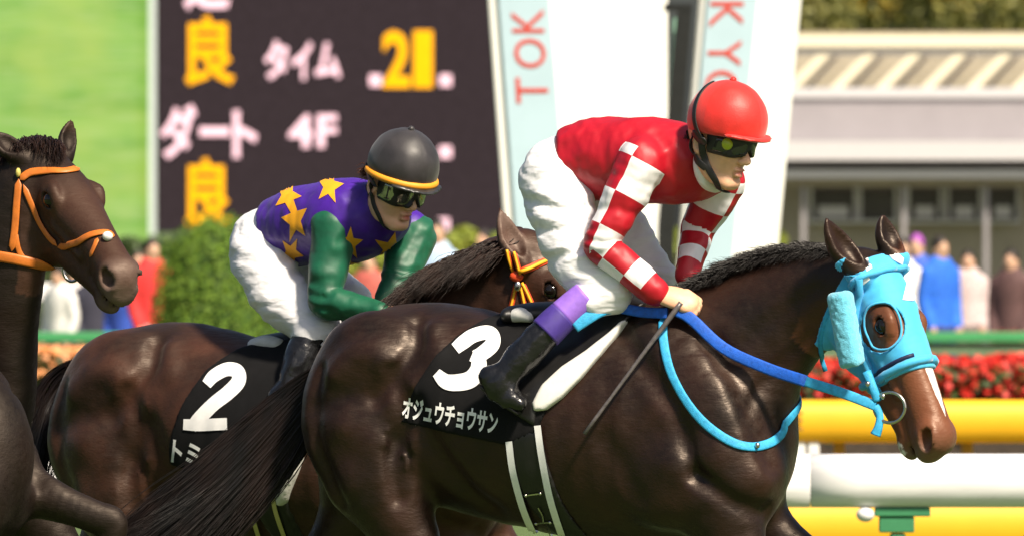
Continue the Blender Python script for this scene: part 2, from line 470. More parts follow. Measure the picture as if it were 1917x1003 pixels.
def text_obj(T, name, body, px0, px1, py0, py1, d, off, mat, bold=.03, rot=0, parent=None, shear=None, thick=.01):
    """lettering filling the pixel box; rot 90 = reads upwards, -90 = reads downwards"""
    v, tr = text3d(body, bold); x, y = v[:, 0], v[:, 1]
    if rot == 90: x, y = 1-y, x
    elif rot == -90: x, y = y, 1-x
    py = py1+(py0-py1)*y; px = px0+(px1-px0)*x
    if shear: px = px+shear*(py-py0)
    f = np.array([at(a, b, d) for a, b in zip(px, py)])-A3(0, off, 0); f[:, 1] -= v[:, 2]*abs(at(0, py0, d)[2]-at(0, py1, d)[2])*.3
    return T.m(name, np.vstack([f]), tr if rot == 0 else tr, mat, parent)

def sheet(name, x0, x1, y0, y1, z, mat, nx=2, ny=2, amp=0):
    X, Y = np.meshgrid(np.linspace(x0, x1, nx), np.linspace(y0, y1, ny), indexing='ij'); V = np.column_stack([X.ravel(), Y.ravel(), np.full(X.size, z)])
    if amp: V[:, 2] += amp*noise(V, 1.5)
    Q = np.array([(i*ny+j, (i+1)*ny+j, (i+1)*ny+j+1, i*ny+j+1) for i in range(nx-1) for j in range(ny-1)])
    return link(name, mesh_from(name, V, Q, False), mat, kind='structure')
m, t, b = nt('turf'); n1, n2 = obj_noise(t, .35, 4), obj_noise(t, 22, 6)
t.links.new(mix(t, ramp(t, n2, .3, .7), mix(t, n1, (.045, .09, .018), (.07, .12, .03)), (.10, .15, .04)), b.inputs['Base Color']); b.inputs['Roughness'].default_value = .9; bumpn(t, b, n2, .8, .03); M_TURF = m
sheet('ground', -400, 400, -60, 900, 0, M_TURF)
sheet('path', -60, 60, 62, 110, .004, M('pale_paving', (.40, .36, .31), .9, .15, 3, .4, 30, .004))

def scatter_leaves(n, centre, radii, size, seed, hollow=.55, flat=.0):
    """n leaf-sized quads through an ellipsoid shell; returns V,Q in metres"""
    r = np.random.default_rng(seed); u = r.normal(size=(n, 3)); u /= np.linalg.norm(u, axis=1)[:, None]
    rad = (hollow**3+(1-hollow**3)*r.random(n))**(1/3); lump = 1+.10*noise(u*6+seed*3.1, 1.6)+.06*noise(u*6+seed, .7)
    c = np.asarray(centre)+u*np.asarray(radii)*(rad*lump)[:, None]
    nrm = u+r.normal(0, .6, (n, 3)); nrm /= np.linalg.norm(nrm, axis=1)[:, None]; a = np.cross(nrm, r.normal(size=(n, 3))); a /= np.linalg.norm(a, axis=1)[:, None]; b = np.cross(nrm, a)
    s = size*(.6+.8*r.random(n))[:, None]; fold = nrm*s*.25
    V = np.stack([c-a*s, c-b*s*.55+fold, c+a*s, c+b*s*.55+fold], 1).reshape(-1, 3); return V, np.arange(4*n).reshape(n, 4)
def leaf_mat(name, a, b_, yellow=None):
    m, t, b = nt(name); oi = t.nodes.new('ShaderNodeNewGeometry'); col = mix(t, ramp(t, oi.outputs['Random Per Island'], 0, 1), a, b_)
    if yellow: col = mix(t, ramp(t, obj_noise(t, yellow[1], 2), yellow[2], yellow[2]+.06), col, yellow[0])
    t.links.new(col, b.inputs['Base Color']); b.inputs['Roughness'].default_value = .6; b.inputs['Transmission Weight'].default_value = 0
    b.inputs['Subsurface Weight'].default_value = .0; return m

# ---- big screen: green video picture on the left, dark result panel on the right
DS = 205
TSc = Thing('results_screen', 'huge outdoor screen with green video and dark result panel with yellow characters', 'screen', [at(500, 0, DS)[0], DS-DC, 0])
TSc.m('panel', *slab(291, 960, -140, 432, DS, .5), MEmit('led_dark_panel', (.026, .018, .020), 1, .6, 9))
m, t, b = nt('video_turf_picture'); a1 = obj_noise(t, .9, 5, (.35, 1, 2.4), .6); a2 = obj_noise(t, 4, 4, (.25, 1, 3.5), .65)
c1 = mix(t, ramp(t, a1, .32, .66), (.12, .36, .02), (.36, .62, .10)); c1 = mix(t, ramp(t, a2, .45, .72), c1, (.44, .62, .20)); c1 = mix(t, ramp(t, obj_noise(t, .5, 3), .42, .7), c1, (.48, .62, .10)); b.inputs['Base Color'].default_value = (.02, .03, .02, 1)
t.links.new(c1, b.inputs['Emission Color']); b.inputs['Emission Strength'].default_value = .62
TSc.m('video_panel', *slab(-260, 279, -140, 452, DS, .5), m)
TSc.m('divider', *slab(279, 291, -140, 440, DS-.3, .8), M('pale_frame', (.55, .62, .62), .5, .05))
for x in (-200, 80, 420, 760): TSc.m('support', *slab(x, x+60, 434, 600, DS+.6, .6), M('grey_steel', (.3, .3, .3), .5))
ME_Y, ME_P = MEmit('led_yellow', (1.0, .42, .004), 1.0, .15, 5), MEmit('led_pink_white', (1.0, .62, .68), .95, .1, 5)
txt = lambda body, box_, mt, bold: text_obj(TSc, 'character', body, *box_, DS, .06, mt, bold)
txt('良', (347, 440, 30, 161), ME_Y, .026); txt('良', (347, 434, 296, 426), ME_Y, .026); txt('芝', (345, 430, -104, 20), ME_P, .026)
for ch, bx in zip('タイム', ((495, 540, 76, 150), (545, 585, 78, 150), (590, 638, 80, 148))): txt(ch, bx, ME_P, .035)
for ch, bx in zip('ダート', ((300, 368, 196, 298), (374, 430, 238, 256), (436, 482, 208, 296))): txt(ch, bx, ME_P, .032)
for ch, bx in zip('21', ((716, 768, 58, 165), (774, 810, 58, 165))): txt(ch, bx, ME_Y, .03 if ch == '2' else .008)
for ch, bx in zip('4F', ((540, 586, 215, 277), (594, 631, 215, 277))): txt(ch, bx, ME_P, .03)
for x, y in ((703, 151), (834, 151), (834, 285), (830, 420)): TSc.m('dot', *slab(x-11, x+11, y-11, y+11, DS-.08, .05), ME_P)

# ---- finish arch: two leaning white pylons with blue lettered bands
M_PYL = M('white_pylon_paint', (.82, .81, .78), .55, .03, 3); M_BAND = M('pale_blue_band', (.42, .56, .64), .55, .05, 3); M_RED = M('red_lettering', (.55, .05, .03), .5, .05)
DP = 75; gp = HY+HC*FPX/DP
TP = Thing('finish_pylon', 'leaning white finish pylon with blue band and red letters behind the red jockey back', 'pylon', [at(1100, 0, DP)[0], DP-DC, 0], group='finish arch pylons')
lx = lambda y: 913+31*y/430; bl = lambda y: 934+32*y/430; br = lambda y: 1028+34*y/430
bevelled(prism_obj(TP, 'column', [(lx(-160), -160), (1250, -160), (1250, gp), (lx(gp), gp)], DP, .9, M_PYL), .02)
prism_obj(TP, 'band', [(bl(-160), -160), (br(-160), -160), (br(700), 700), (bl(700), 700)], DP, .03, M_BAND, off=-.035)
for ch, x, y0, y1 in (('K', 957, 18, 62), ('O', 961, 73, 128), ('T', 965, 146, 194)):
    text_obj(TP, 'letter', ch, x, x+60, y0, y1, DP, .04, M_RED, .0, 90, shear=.05)
TP2 = Thing('finish_pylon', 'leaning white finish pylon with blue band and red letters behind the red helmet', 'pylon', [at(1390, 0, DP)[0], DP-DC, 0], group='finish arch pylons')
rl = lambda y: 1312-38*y/430; r1 = lambda y: 1325-38*y/430; r2 = lambda y: 1418-42*y/430; rr_ = lambda y: 1500-40*y/430
bevelled(prism_obj(TP2, 'column', [(rl(-160), -160), (rr_(-160), -160), (rr_(gp), gp), (rl(gp), gp)], DP, .9, M_PYL), .02)
prism_obj(TP2, 'band', [(r1(-160), -160), (r2(-160), -160), (r2(700), 700), (r1(700), 700)], DP, .03, M_BAND, off=-.035)
for ch, x, y0, y1 in (('K', 1330, 4, 52), ('Y', 1326, 76, 124), ('O', 1320, 132, 192)):
    text_obj(TP2, 'letter', ch, x, x+62, y0, y1, DP, .04, M_RED, .0, -90, shear=-.05)
TPo = Thing('signal_post', 'thin black leaning post between the two white finish pylons', 'post', [at(1260, 0, 72)[0], 72-DC, 0])
prism_obj(TPo, 'shaft', [(1268, 12), (1296, 12), (1262, 420), (1258, 830), (1226, 830), (1232, 420)], 72, .07, M('black_post_paint', (.012, .012, .012), .4))
prism_obj(TPo, 'bracket', [(1244, 8), (1296, 8), (1296, 20), (1244, 22)], 72, .07, MATS['black_post_paint'], off=-.004)
prism_obj(TPo, 'cable_duct', [(1262, 34), (1272, 34), (1248, 420), (1236, 420)], 72.2, .05, M('green_duct', (.25, .48, .36), .5))

# ---- pavilion on the right
DB = 150
M_CREAM, M_GREYW, M_SHADE = M('cream_steel', (.74, .68, .52), .5, .05), M('grey_fascia', (.29, .27, .29), .7, .06, 2), M('dark_interior', (.13, .115, .095), .8, .3, 2)
M_WH = M('white_fascia', (.52, .51, .53), .6, .04); M_TAN = M('tan_wall', (.30, .26, .21), .8, .1, 2); M_GL = M('window_glass', (.05, .05, .05), .08, .2, 1)
TBd = Thing('pavilion', 'low grey pavilion with cream slanted roof braces behind the right crowd', 'building', [at(1720, 0, DB)[0], DB-DC, 0])
bd = lambda n, a, mt, t=.3, dd=0, par=None: TBd.m(n, *slab(*a, DB+dd, t), mt, par)
bd('roof_beam', (1420, 2010, 66, 88), M_CREAM, .5); bd('roof_beam', (1420, 2010, 90, 103), M_WH, .3, .1)
bd('lower_beam', (1420, 2010, 165, 184), M_WH, .5)
bd('roof_back', (1420, 2010, 60, 186), M('beige_lattice', (.42, .36, .25), .8, .15, 2), .2, 1.6)
for k in range(8): bd('louver', (1420, 2010, 106+k*8, 108.6+k*8), M('louver_grey', (.42, .40, .36), .6), .08, 1.2)
for k in range(7):
    x = 1452+k*85; prism_obj(TBd, 'brace', [(x+82, 100), (x+104, 100), (x+38, 166), (x+16, 166)], DB, .18, M_CREAM, off=.08)
    prism_obj(TBd, 'brace', [(x+112, 104), (x+122, 104), (x+66, 166), (x+56, 166)], DB, .14, M_GREYW, off=.7)
bd('fascia', (1420, 2010, 184.6, 264), M_GREYW, .8, .05); bd('ledge', (1420, 2010, 264.5, 300), M_WH, 1.1, -.5)
bd('soffit', (1420, 2010, 300.5, 318), M_GREYW, .6, .2); bd('balcony_edge', (1420, 2010, 318.4, 334), M_WH, 1.0, -.3); bd('beam', (1420, 2010, 334.4, 350), M_TAN, .6, .1)
bd('wall', (1420, 2010, 350.4, HY+HC*FPX/(DB+1.0)), M_TAN, .4, 1.0)
for x0, x1 in ((1520, 1600), (1612, 1676), (1702, 1760), (1776, 1834), (1850, 1905)):
    w = bd('window', (x0, x1, 356, 412), M_SHADE, .1, .88); bd('pane', (x0+4, x1-4, 360, 408), M_GL, .02, .84, w)
    bd('frame', (x0-5, x0+1, 352, 416), M_WH, .16, .8, w); bd('frame', (x1-1, x1+5, 352, 416), M_WH, .16, .8, w); bd('sill', (x0-6, x1+6, 412.5, 418), M_WH, .2, .7, w)
    if x0 != 1612: bd('notice', (x0+12, x1-12, 386, 408), M_WH, .02, .8, w)
for x in (1500, 1688, 1842, 1935): bd('post', (x, x+9, 350.6, HY+HC*FPX/DB), M_GREYW, .14, 0)

# ---- trees above the pavilion, hedge, clipped bush
LM_TREE = leaf_mat('autumn_leaf', (.10, .11, .03), (.24, .22, .05), ((.50, .34, .03), .55, .56))
BARK = M('bark', (.06, .045, .03), .9, .3, 20, .8, 40, .02)
TREES = [(1480, 30, 210, 'tall leafy tree just right of the white pylon top', 5), (1640, -10, 226, 'tall leafy tree above the left half of the pavilion roof', 6), (1790, 20, 214, 'tall leafy tree above the middle of the pavilion roof', 7), (1930, 5, 222, 'tall leafy tree above the right end of the pavilion roof', 8)]
for px_, py_, d_, lab, sd_ in TREES:
    c = at(px_, py_-60, d_); Tt = Thing('tree', lab, 'tree', [c[0], c[1], 0], group='trees behind the pavilion')
    V, Q = scatter_leaves(5200, c, (1.35, 1.2, 2.2), .085, sd_, .2); Tt.m('crown', V, Q, LM_TREE, kind='stuff')
    V, Q = tube([(c[0], c[1], 0), (c[0]+.1, c[1], c[2]*.5), (c[0], c[1]+.1, c[2])], [.2, .15, .06], 8, W=(0, 1, 0)); Tt.m('trunk', V, Q, BARK, smooth=True)
    for q in range(4):
        a = q*1.57+sd_; V, Q = tube([(c[0], c[1], c[2]-1.6), (c[0]+.5*math.cos(a), c[1]+.5*math.sin(a), c[2]-.7), (c[0]+.9*math.cos(a), c[1]+.9*math.sin(a), c[2]+.2)], [.08, .05, .02], 6, W=(0, 1, 0)); Tt.m('limb', V, Q, BARK, smooth=True)
LM_HEDGE = leaf_mat('hedge_leaf', (.16, .22, .02), (.34, .38, .05)); LM_BUSH = leaf_mat('bush_leaf', (.07, .17, .010), (.19, .30, .02))
r = np.random.default_rng(21); Th = Thing('hedge', 'low yellow green hedge running under the dark result panel', 'hedge', [at(700, 0, 130)[0], 130-DC, 0])
n = 9000; hx = r.random(n); c = np.column_stack([at(560, 0, 130)[0]+hx*(at(1470, 0, 130)[0]-at(560, 0, 130)[0]), 130-DC+r.random(n)*.8, HC-(436-HY)*130/FPX-np.abs(r.normal(0, .28, n))+.06*np.sin(hx*60)])
nr_ = r.normal(size=(n, 3)); nr_ /= np.linalg.norm(nr_, axis=1)[:, None]; aa = np.cross(nr_, r.normal(size=(n, 3))); aa /= np.linalg.norm(aa, axis=1)[:, None]; bb = np.cross(nr_, aa); s_ = .055
Th.m('foliage', np.stack([c-aa*s_, c-bb*s_*.6, c+aa*s_, c+bb*s_*.6], 1).reshape(-1, 3), np.arange(4*n).reshape(n, 4), LM_HEDGE, kind='stuff')
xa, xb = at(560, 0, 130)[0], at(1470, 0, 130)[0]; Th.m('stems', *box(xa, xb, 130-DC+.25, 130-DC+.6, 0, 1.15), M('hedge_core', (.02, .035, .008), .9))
Th2 = Thing('hedge', 'dark green hedge behind the people left of the clipped bush', 'hedge', [at(150, 0, 140)[0], 140-DC, 0])
n = 7000; hx = r.random(n); xa, xb = at(-120, 0, 140)[0], at(420, 0, 140)[0]; c = np.column_stack([xa+hx*(xb-xa), 140-DC+r.random(n)*.8, HC-(452-HY)*140/FPX-np.abs(r.normal(0, .3, n))+.05*np.sin(hx*40)])
nr_ = r.normal(size=(n, 3)); nr_ /= np.linalg.norm(nr_, axis=1)[:, None]; aa = np.cross(nr_, r.normal(size=(n, 3))); aa /= np.linalg.norm(aa, axis=1)[:, None]; bb = np.cross(nr_, aa)
Th2.m('foliage', np.stack([c-aa*s_, c-bb*s_*.6, c+aa*s_, c+bb*s_*.6], 1).reshape(-1, 3), np.arange(4*n).reshape(n, 4), leaf_mat('dark_hedge_leaf', (.03, .06, .015), (.07, .11, .03)), kind='stuff')
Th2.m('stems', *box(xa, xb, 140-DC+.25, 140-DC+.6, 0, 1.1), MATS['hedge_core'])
DBu = 88; c = at(408, 540, DBu); Tb = Thing('topiary_bush', 'large rounded clipped green bush beside the purple jockey', 'bush', [c[0], c[1], 0])
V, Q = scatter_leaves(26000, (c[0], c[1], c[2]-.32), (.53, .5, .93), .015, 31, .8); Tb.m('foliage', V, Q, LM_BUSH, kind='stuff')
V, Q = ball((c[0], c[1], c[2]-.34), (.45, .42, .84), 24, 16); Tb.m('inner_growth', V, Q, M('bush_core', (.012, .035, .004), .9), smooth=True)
V, Q = tube([(c[0], c[1], 0), (c[0]+.02, c[1], .3), (c[0], c[1], c[2]-.4)], [.07, .06, .05], 8, W=(0, 1, 0)); Tb.m('stem', V, Q, BARK, smooth=True)

# ---- rails and barriers
def rail(T, name, pts, r, mat, n=14, fl=1.0, parent=None):
    V, Q = tube(pts, r, n, W=(0, 1, 0), fl=fl, sub=3); return T.m(name, V, Q, mat, parent, smooth=True)
def bar(T, name, x0, x1, y0, y1, d, t, mat, bev=.012, parent=None):
    return bevelled(T.m(name, *slab(x0, x1, y0, y1, d, t), mat, parent), bev, 3)
M_GREEN = M('green_barrier_paint', (.05, .28, .10), .5, .08, 3); M_GREEN2 = M('dull_green_barrier', (.16, .24, .14), .6, .1, 3); M_BRIGHT = M('bright_green_cover', (.05, .50, .10), .5, .08, 4)
DG = 90; TGr = Thing('barrier', 'green barrier in front of the crowd with two long rails', 'barrier', [0, DG-DC, 0])
bar(TGr, 'rail', -120, 2050, 621, 640, DG, .1, M_GREEN); bar(TGr, 'rail', -120, 2050, 642, 664, DG+.05, .06, M_GREEN2)
for x in range(-60, 2040, 260): bar(TGr, 'post', x, x+16, 641, HY+HC*FPX/DG, DG+.13, .07, M_GREEN2)
bar(TGr, 'cover', 412, 540, 594, 622, DG-.03, .2, M_BRIGHT)
TWr = Thing('rail', 'white horizontal rail behind the left crowd', 'rail', [at(250, 0, 104)[0], 104-DC, 0], group='white rails')
M_WRAIL = M('white_rail_plastic', (.76, .75, .76), .5, .10, 9, stretch=(.4, 1, 3))
bar(TWr, 'bar', -80, 760, 530, 562, 104, .12, M_WRAIL)
for x in range(-60, 760, 200): bar(TWr, 'post', x, x+14, 562.5, HY+HC*FPX/104, 104.02, .08, M_WRAIL)
def flower_bed(label, x0, x1, y0, y1, d, col, col2, seed, n):
    T = Thing('flower_bed', label, 'flower bed', [at((x0+x1)/2, 0, d)[0], d-DC, 0], group='flower beds'); r = np.random.default_rng(seed)
    a, b = at(x0, y1, d), at(x1, y0, d); zz = b[2]
    def quads(n, lo, hi, s, sd):
        r = np.random.default_rng(sd); c = np.column_stack([a[0]+(b[0]-a[0])*r.random(n), d-DC+1.2*r.random(n), lo+(hi-lo)*r.random(n)**.7])
        c[:, 2] += .05*noise(c, .35); nn = r.normal(size=(n, 3))+A3(0, -.6, .7); nn /= np.linalg.norm(nn, axis=1)[:, None]; u = np.cross(nn, r.normal(size=(n, 3))); u /= np.linalg.norm(u, axis=1)[:, None]; v = np.cross(nn, u)
        return np.stack([c-u*s, c-v*s, c+u*s, c+v*s], 1).reshape(-1, 3), np.arange(4*n).reshape(n, 4)
    V, Q = quads(n, a[2], zz, .03, seed); T.m('blooms', V, Q, leaf_mat('petal', col, col2), kind='stuff')
    V, Q = quads(n, max(.1, a[2]-.35), zz-.06, .035, seed+1); T.m('foliage', V, Q, leaf_mat('bed_leaf', (.02, .05, .01), (.07, .10, .02)), kind='stuff')
    T.m('soil', *box(a[0], b[0], d-DC, d-DC+1.2, 0, max(.1, a[2]-.3)), M('soil', (.05, .035, .025), .95, .3, 12))
flower_bed('red flower bed behind the yellow barrier at the right', 1490, 2040, 672, 752, 84, (.55, .015, .012), (.75, .05, .03), 41, 5200)
flower_bed('peach orange flower bed below the green barrier at the left', -120, 330, 654, 724, 86, (.75, .28, .08), (.80, .42, .22), 51, 5200)
DY = 60; TY = Thing('barrier', 'yellow padded barrier with two long boards behind the white rail', 'barrier', [at(1700, 0, DY)[0], DY-DC, 0])
M_YEL = M('yellow_padding', (.80, .42, .012), .5, .06, 3)
z1, z2 = at(0, 788, DY)[2], at(0, 985, DY)[2]
rail(TY, 'board', [(at(1380, 0, DY)[0], DY-DC, z1), (at(1700, 0, DY)[0], DY-DC, z1), (at(2060, 0, DY)[0], DY-DC, z1)], .118, M_YEL, 16, .6)
rail(TY, 'board', [(at(1380, 0, DY)[0], DY-DC, z2), (at(1700, 0, DY)[0], DY-DC, z2), (at(2060, 0, DY)[0], DY-DC, z2)], .15, M_YEL, 16, .6)
for x in (1420, 1560, 1800): bar(TY, 'post', x, x+22, 790, HY+HC*FPX/(DY+.1), DY+.1, .06, M('ochre_post', (.45, .24, .02), .6))
text_obj(TY, 'lettering', 'SE', 1452, 1503, 768, 806, DY-.085, 0, M('brown_lettering', (.30, .15, .02), .6), .02)
bar(TY, 'clamp', 1480, 1508, 818, 858, DY-.02, .1, M_WRAIL); bar(TY, 'clamp', 1512, 1534, 826, 858, DY-.02, .1, M_WRAIL)
DW = 46; TR = Thing('running_rail', 'thick white running rail in front of the yellow barrier', 'rail', [at(1700, 0, DW)[0], DW-DC, 0], group='white rails')
zc = at(0, 899, DW)[2]; xs_ = [at(x, 0, DW)[0] for x in (-150, 420, 980, 1517, 2060)]
for i in range(4): rail(TR, 'rail_section', [(xs_[i]+.0015, DW-DC, zc), ((xs_[i]+xs_[i+1])/2, DW-DC, zc), (xs_[i+1]-.0015, DW-DC, zc)], [.112, .112, .112], M_WRAIL, 20, .8)
M_BRK = M('green_bracket_paint', (.04, .20, .09), .45, .1, 9)
for x in (560, 1120, 1690):
    br_ = bar(TR, 'bracket', x-52, x+52, 950, 966, DW-.03, .09, M_BRK, .006); bar(TR, 'bracket_arm', x-44, x+22, 966.4, 996, DW-.02, .07, M_BRK, .006, br_)
    bar(TR, 'post', x-24, x+6, 997, HY+HC*FPX/DW, DW-.01, .06, M_BRK)
    V, Q = ball(at(x-70, 962, DW-.02), (.038, .04, .032), 14, 10); TR.m('bolt_cap', V, Q, M_WRAIL, br_, smooth=True)

# ---- people far behind, standing at the barrier
def person_mesh():
    """one standing adult in metres (x right, y away, z up): body, top, trousers, hair"""
    S = 100.0; out = {}
    def limbs(g, which):
        F = Field()
        if which in ('body', 'top'):
            F.chain([(0, 0, 95, 15+g, 11+g), (0, 0, 118, 15+g, 10.5+g), (0, 0, 140, 18+g, 11+g), (0, 0, 147, 11+g, 8+g)], 4, (0, 1, 0))
            for s in (-1, 1): F.chain([(s*18, 0, 143, 6+g), (s*22, 2, 118, 5+g), (s*18, -8, 96, 4+g)], 4)
        if which in ('body', 'legs'):
            for s in (-1, 1): F.chain([(s*9, 0, 92, 9.5+g), (s*10, 0, 50, 6.5+g), (s*10, 1, 8, 4.6+g)], 5); F.ell((s*10, -5, 4), (4.5+g*.5, 11, 4), 3)
            F.ell((0, 0, 93), (16+g, 12+g, 11+g), 5)
        if which == 'body':
            F.chain([(0, 0, 146, 5.5), (0, -1, 156, 5.5)], 4); F.ell((0, -1, 164), (7.6, 9.2, 11.5), 3); F.ell((0, -11, 162), (1.6, 2, 2.6), 2)
            for s in (-1, 1):
                F.ell((s*18, -11, 92), (3.4, 4, 6), 3); F.ell((s*7.8, 0, 163), (1.2, 2, 3), 1)
                for q in range(4): F.chain([(s*(16.6+q*1.1), -12, 89, 1.0), (s*(16.6+q*1.1), -13.5, 83+abs(q-1.5), .9)], .6)
        return F
    for nm, F, h in (('body', limbs(0, 'body'), 2.2), ('top', limbs(1.6, 'top'), 2.6), ('trousers', limbs(1.2, 'legs'), 2.6)):
        ax = [axis(a, b, h) for a, b in ((-34, 34), (-26, 20), (-6, 182))]
        global MARG
        V, Q, D = extract(F, *ax); V = relax(V, Q, (D, ax)); out[nm] = mesh_from('crowd_'+nm, V/S, Q)
    F = Field().ell((0, 1, 168), (8.4, 9.6, 9.5), 2)
    f = lambda P: np.maximum(F(P), -(P[:, 2]-166+(P[:, 1]+4)*.5)); ax = [axis(-14, 14, 1.8), axis(-14, 16, 1.8), axis(152, 184, 1.8)]
    V, Q, D = extract(f, *ax); out['hair'] = mesh_from('crowd_hair', V/S, Q); return out
PM = person_mesh()
CROWD = [(112, 500, 97, .95, (.75, .74, .72), (.05, .05, .08), None, 'person in white top left of the dark clad person by the left horse neck'),
         (176, 496, 99, .98, (.03, .03, .05), (.04, .04, .07), None, 'person in dark top under the chin of the left horse'),
         (232, 500, 98, .93, (.03, .08, .42), (.05, .04, .04), None, 'person in blue top behind the left horse muzzle'),
         (284, 447, 96, 1.0, (.62, .03, .03), (.35, .33, .33), None, 'person in bright red top left of the clipped bush'),
         (690, 470, 97, .97, (.45, .10, .08), (.3, .25, .22), None, 'person in rust red top seen under the purple jockey arm'),
         (735, 476, 99, .96, (.70, .67, .64), (.1, .08, .08), None, 'person in pale top behind the purple jockey far arm'),
         (818, 412, 95, 1.02, (.42, .55, .75), (.12, .14, .22), None, 'person in light blue shirt right of the purple jockey'),
         (905, 430, 110, 1.0, (.55, .38, .30), (.1, .08, .07), None, 'person in tan top under the right end of the result panel'),
         (1688, 447, 96, .98, (.78, .75, .74), (.06, .06, .09), None, 'person in white top at the left of the right crowd'),
         (1716, 440, 98, .99, (.05, .12, .55), (.04, .05, .12), (.30, .06, .36), 'person with purple cap beside the blue jacketed person'),
         (1760, 443, 95, 1.0, (.02, .14, .68), (.03, .04, .16), None, 'person in bright blue jacket in the right crowd'),
         (1812, 470, 104, .98, (.52, .42, .42), (.16, .13, .12), None, 'person in greyish pink top right of the blue jacketed person'),
         (145, 505, 108, .95, (.35, .30, .30), (.05, .05, .06), None, 'person in grey top behind the left horse cheek'),
         (258, 470, 110, .97, (.50, .46, .44), (.08, .07, .07), None, 'person in pale grey top just left of the red top'),
         (1893, 468, 98, 1.0, (.10, .05, .05), (.18, .05, .04), None, 'person in dark brown top at the right edge')]
for i, (x, y, d, s, ct, cl, cap, lab) in enumerate(CROWD):
    g = at(x, y, d); o = bpy.data.objects.new('person', None); COL.objects.link(o); o.location = (g[0], g[1], 0); hgt = g[2]; o.rotation_euler.z = R((i*53) % 90-45)
    o.scale = (s*.8, s*.8, hgt/1.76); o['label'] = lab; o['category'] = 'person'; o['group'] = 'people at the far barrier'
    for nm, mt in (('body', None), ('top', M('crowd_top_%d' % i, ct, .8)), ('trousers', M('crowd_trousers_%d' % i, cl, .8)), ('hair', M('crowd_hair_%d' % (i if cap else 99), cap or (.015, .01, .008), .6))):
        p = bpy.data.objects.new('cap' if nm == 'hair' and cap else nm, PM[nm]); COL.objects.link(p); p.parent = o
        if not PM[nm].materials: PM[nm].materials.append(M('crowd_skin', (.50, .30, .20), .6))
        p.material_slots[0].link = 'OBJECT'; p.material_slots[0].material = mt or MATS['crowd_skin']

# ---------------------------------------------------------------- horses
def coat(name, dark, mid, tan, gloss=.42, sheen=.10):
    m, t, b = nt(name)
    n = obj_noise(t, 5, 4); base = mix(t, ramp(t, n, .35, .68), dark, mid)
    base = mix(t, at_in(t, 'tan'), base, tan)
    g = obj_noise(t, 9, 5); mz = t.nodes.new('ShaderNodeMath'); mz.operation = 'MULTIPLY'; t.links.new(at_in(t, 'mealy'), mz.inputs[0]); t.links.new(ramp(t, g, .2, .7), mz.inputs[1])
    base = mix(t, mz.outputs[0], base, (.16, .11, .09))
    ad = t.nodes.new('ShaderNodeMath'); ad.operation = 'ADD'; t.links.new(at_in(t, 'blaze'), ad.inputs[0])
    n2 = obj_noise(t, 60, 4); n2m = t.nodes.new('ShaderNodeMath'); n2m.operation = 'MULTIPLY_ADD'; n2m.inputs[1].default_value = .5; n2m.inputs[2].default_value = -.25
    t.links.new(n2, n2m.inputs[0]); t.links.new(n2m.outputs[0], ad.inputs[1])
    base = mix(t, ramp(t, ad.outputs[0], .42, .58), base, (.75, .7, .66)); t.links.new(base, b.inputs['Base Color'])
    r = N(t, 'MapRange'); r.inputs[1].default_value = .3; r.inputs[2].default_value = .7; r.inputs[3].default_value = gloss-.06; r.inputs[4].default_value = gloss+.16; t.links.new(obj_noise(t, 60, 6, (.3, 1, 1)), r.inputs[0]); t.links.new(r.outputs[0], b.inputs['Roughness'])
    b.inputs['Specular IOR Level'].default_value = .42; b.inputs['Specular Tint'].default_value = (1, .84, .72, 1); b.inputs['Sheen Weight'].default_value = sheen; b.inputs['Sheen Roughness'].default_value = .35; b.inputs['Sheen Tint'].default_value = (.75, .62, .54, 1)
    h1 = obj_noise(t, 150, 3, (.28, 1, 1)); h2 = obj_noise(t, 26, 4); mm = t.nodes.new('ShaderNodeMath'); mm.operation = 'MULTIPLY_ADD'; mm.inputs[1].default_value = 1.6
    t.links.new(h2, mm.inputs[0]); t.links.new(h1, mm.inputs[2])
    v = obj_noise(t, 5.5, 2, None, .4); va = t.nodes.new('ShaderNodeMath'); va.operation = 'SUBTRACT'; va.inputs[1].default_value = .5; t.links.new(v, va.inputs[0])
    vb = t.nodes.new('ShaderNodeMath'); vb.operation = 'ABSOLUTE'; t.links.new(va.outputs[0], vb.inputs[0]); vn = t.nodes.new('ShaderNodeMapRange'); vn.inputs[2].default_value = .02; vn.inputs[3].default_value = 0; vn.inputs[4].default_value = 0; vn.interpolation_type = 'SMOOTHSTEP'; t.links.new(vb.outputs[0], vn.inputs[0])
    vs = t.nodes.new('ShaderNodeMath'); vs.operation = 'ADD'; t.links.new(mm.outputs[0], vs.inputs[0]); t.links.new(vn.outputs[0], vs.inputs[1]); bumpn(t, b, vs.outputs[0], .38, .0028); return m
def hair_mat(name, a, b_):
    m, t, b = nt(name); t.links.new(mix(t, ramp(t, obj_noise(t, 12, 3, (1, 1, .3)), .35, .7), a, b_), b.inputs['Base Color'])
    b.inputs['Roughness'].default_value = .42; b.inputs['Specular IOR Level'].default_value = .4; return m

M_EYE = M('eye', (.006, .004, .003), .06, 0)
M_HORN = M('hoof_horn', (.03, .025, .02), .5)
M_STEEL = M('bit_steel', (.55, .53, .48), .25, .1, metal=1)

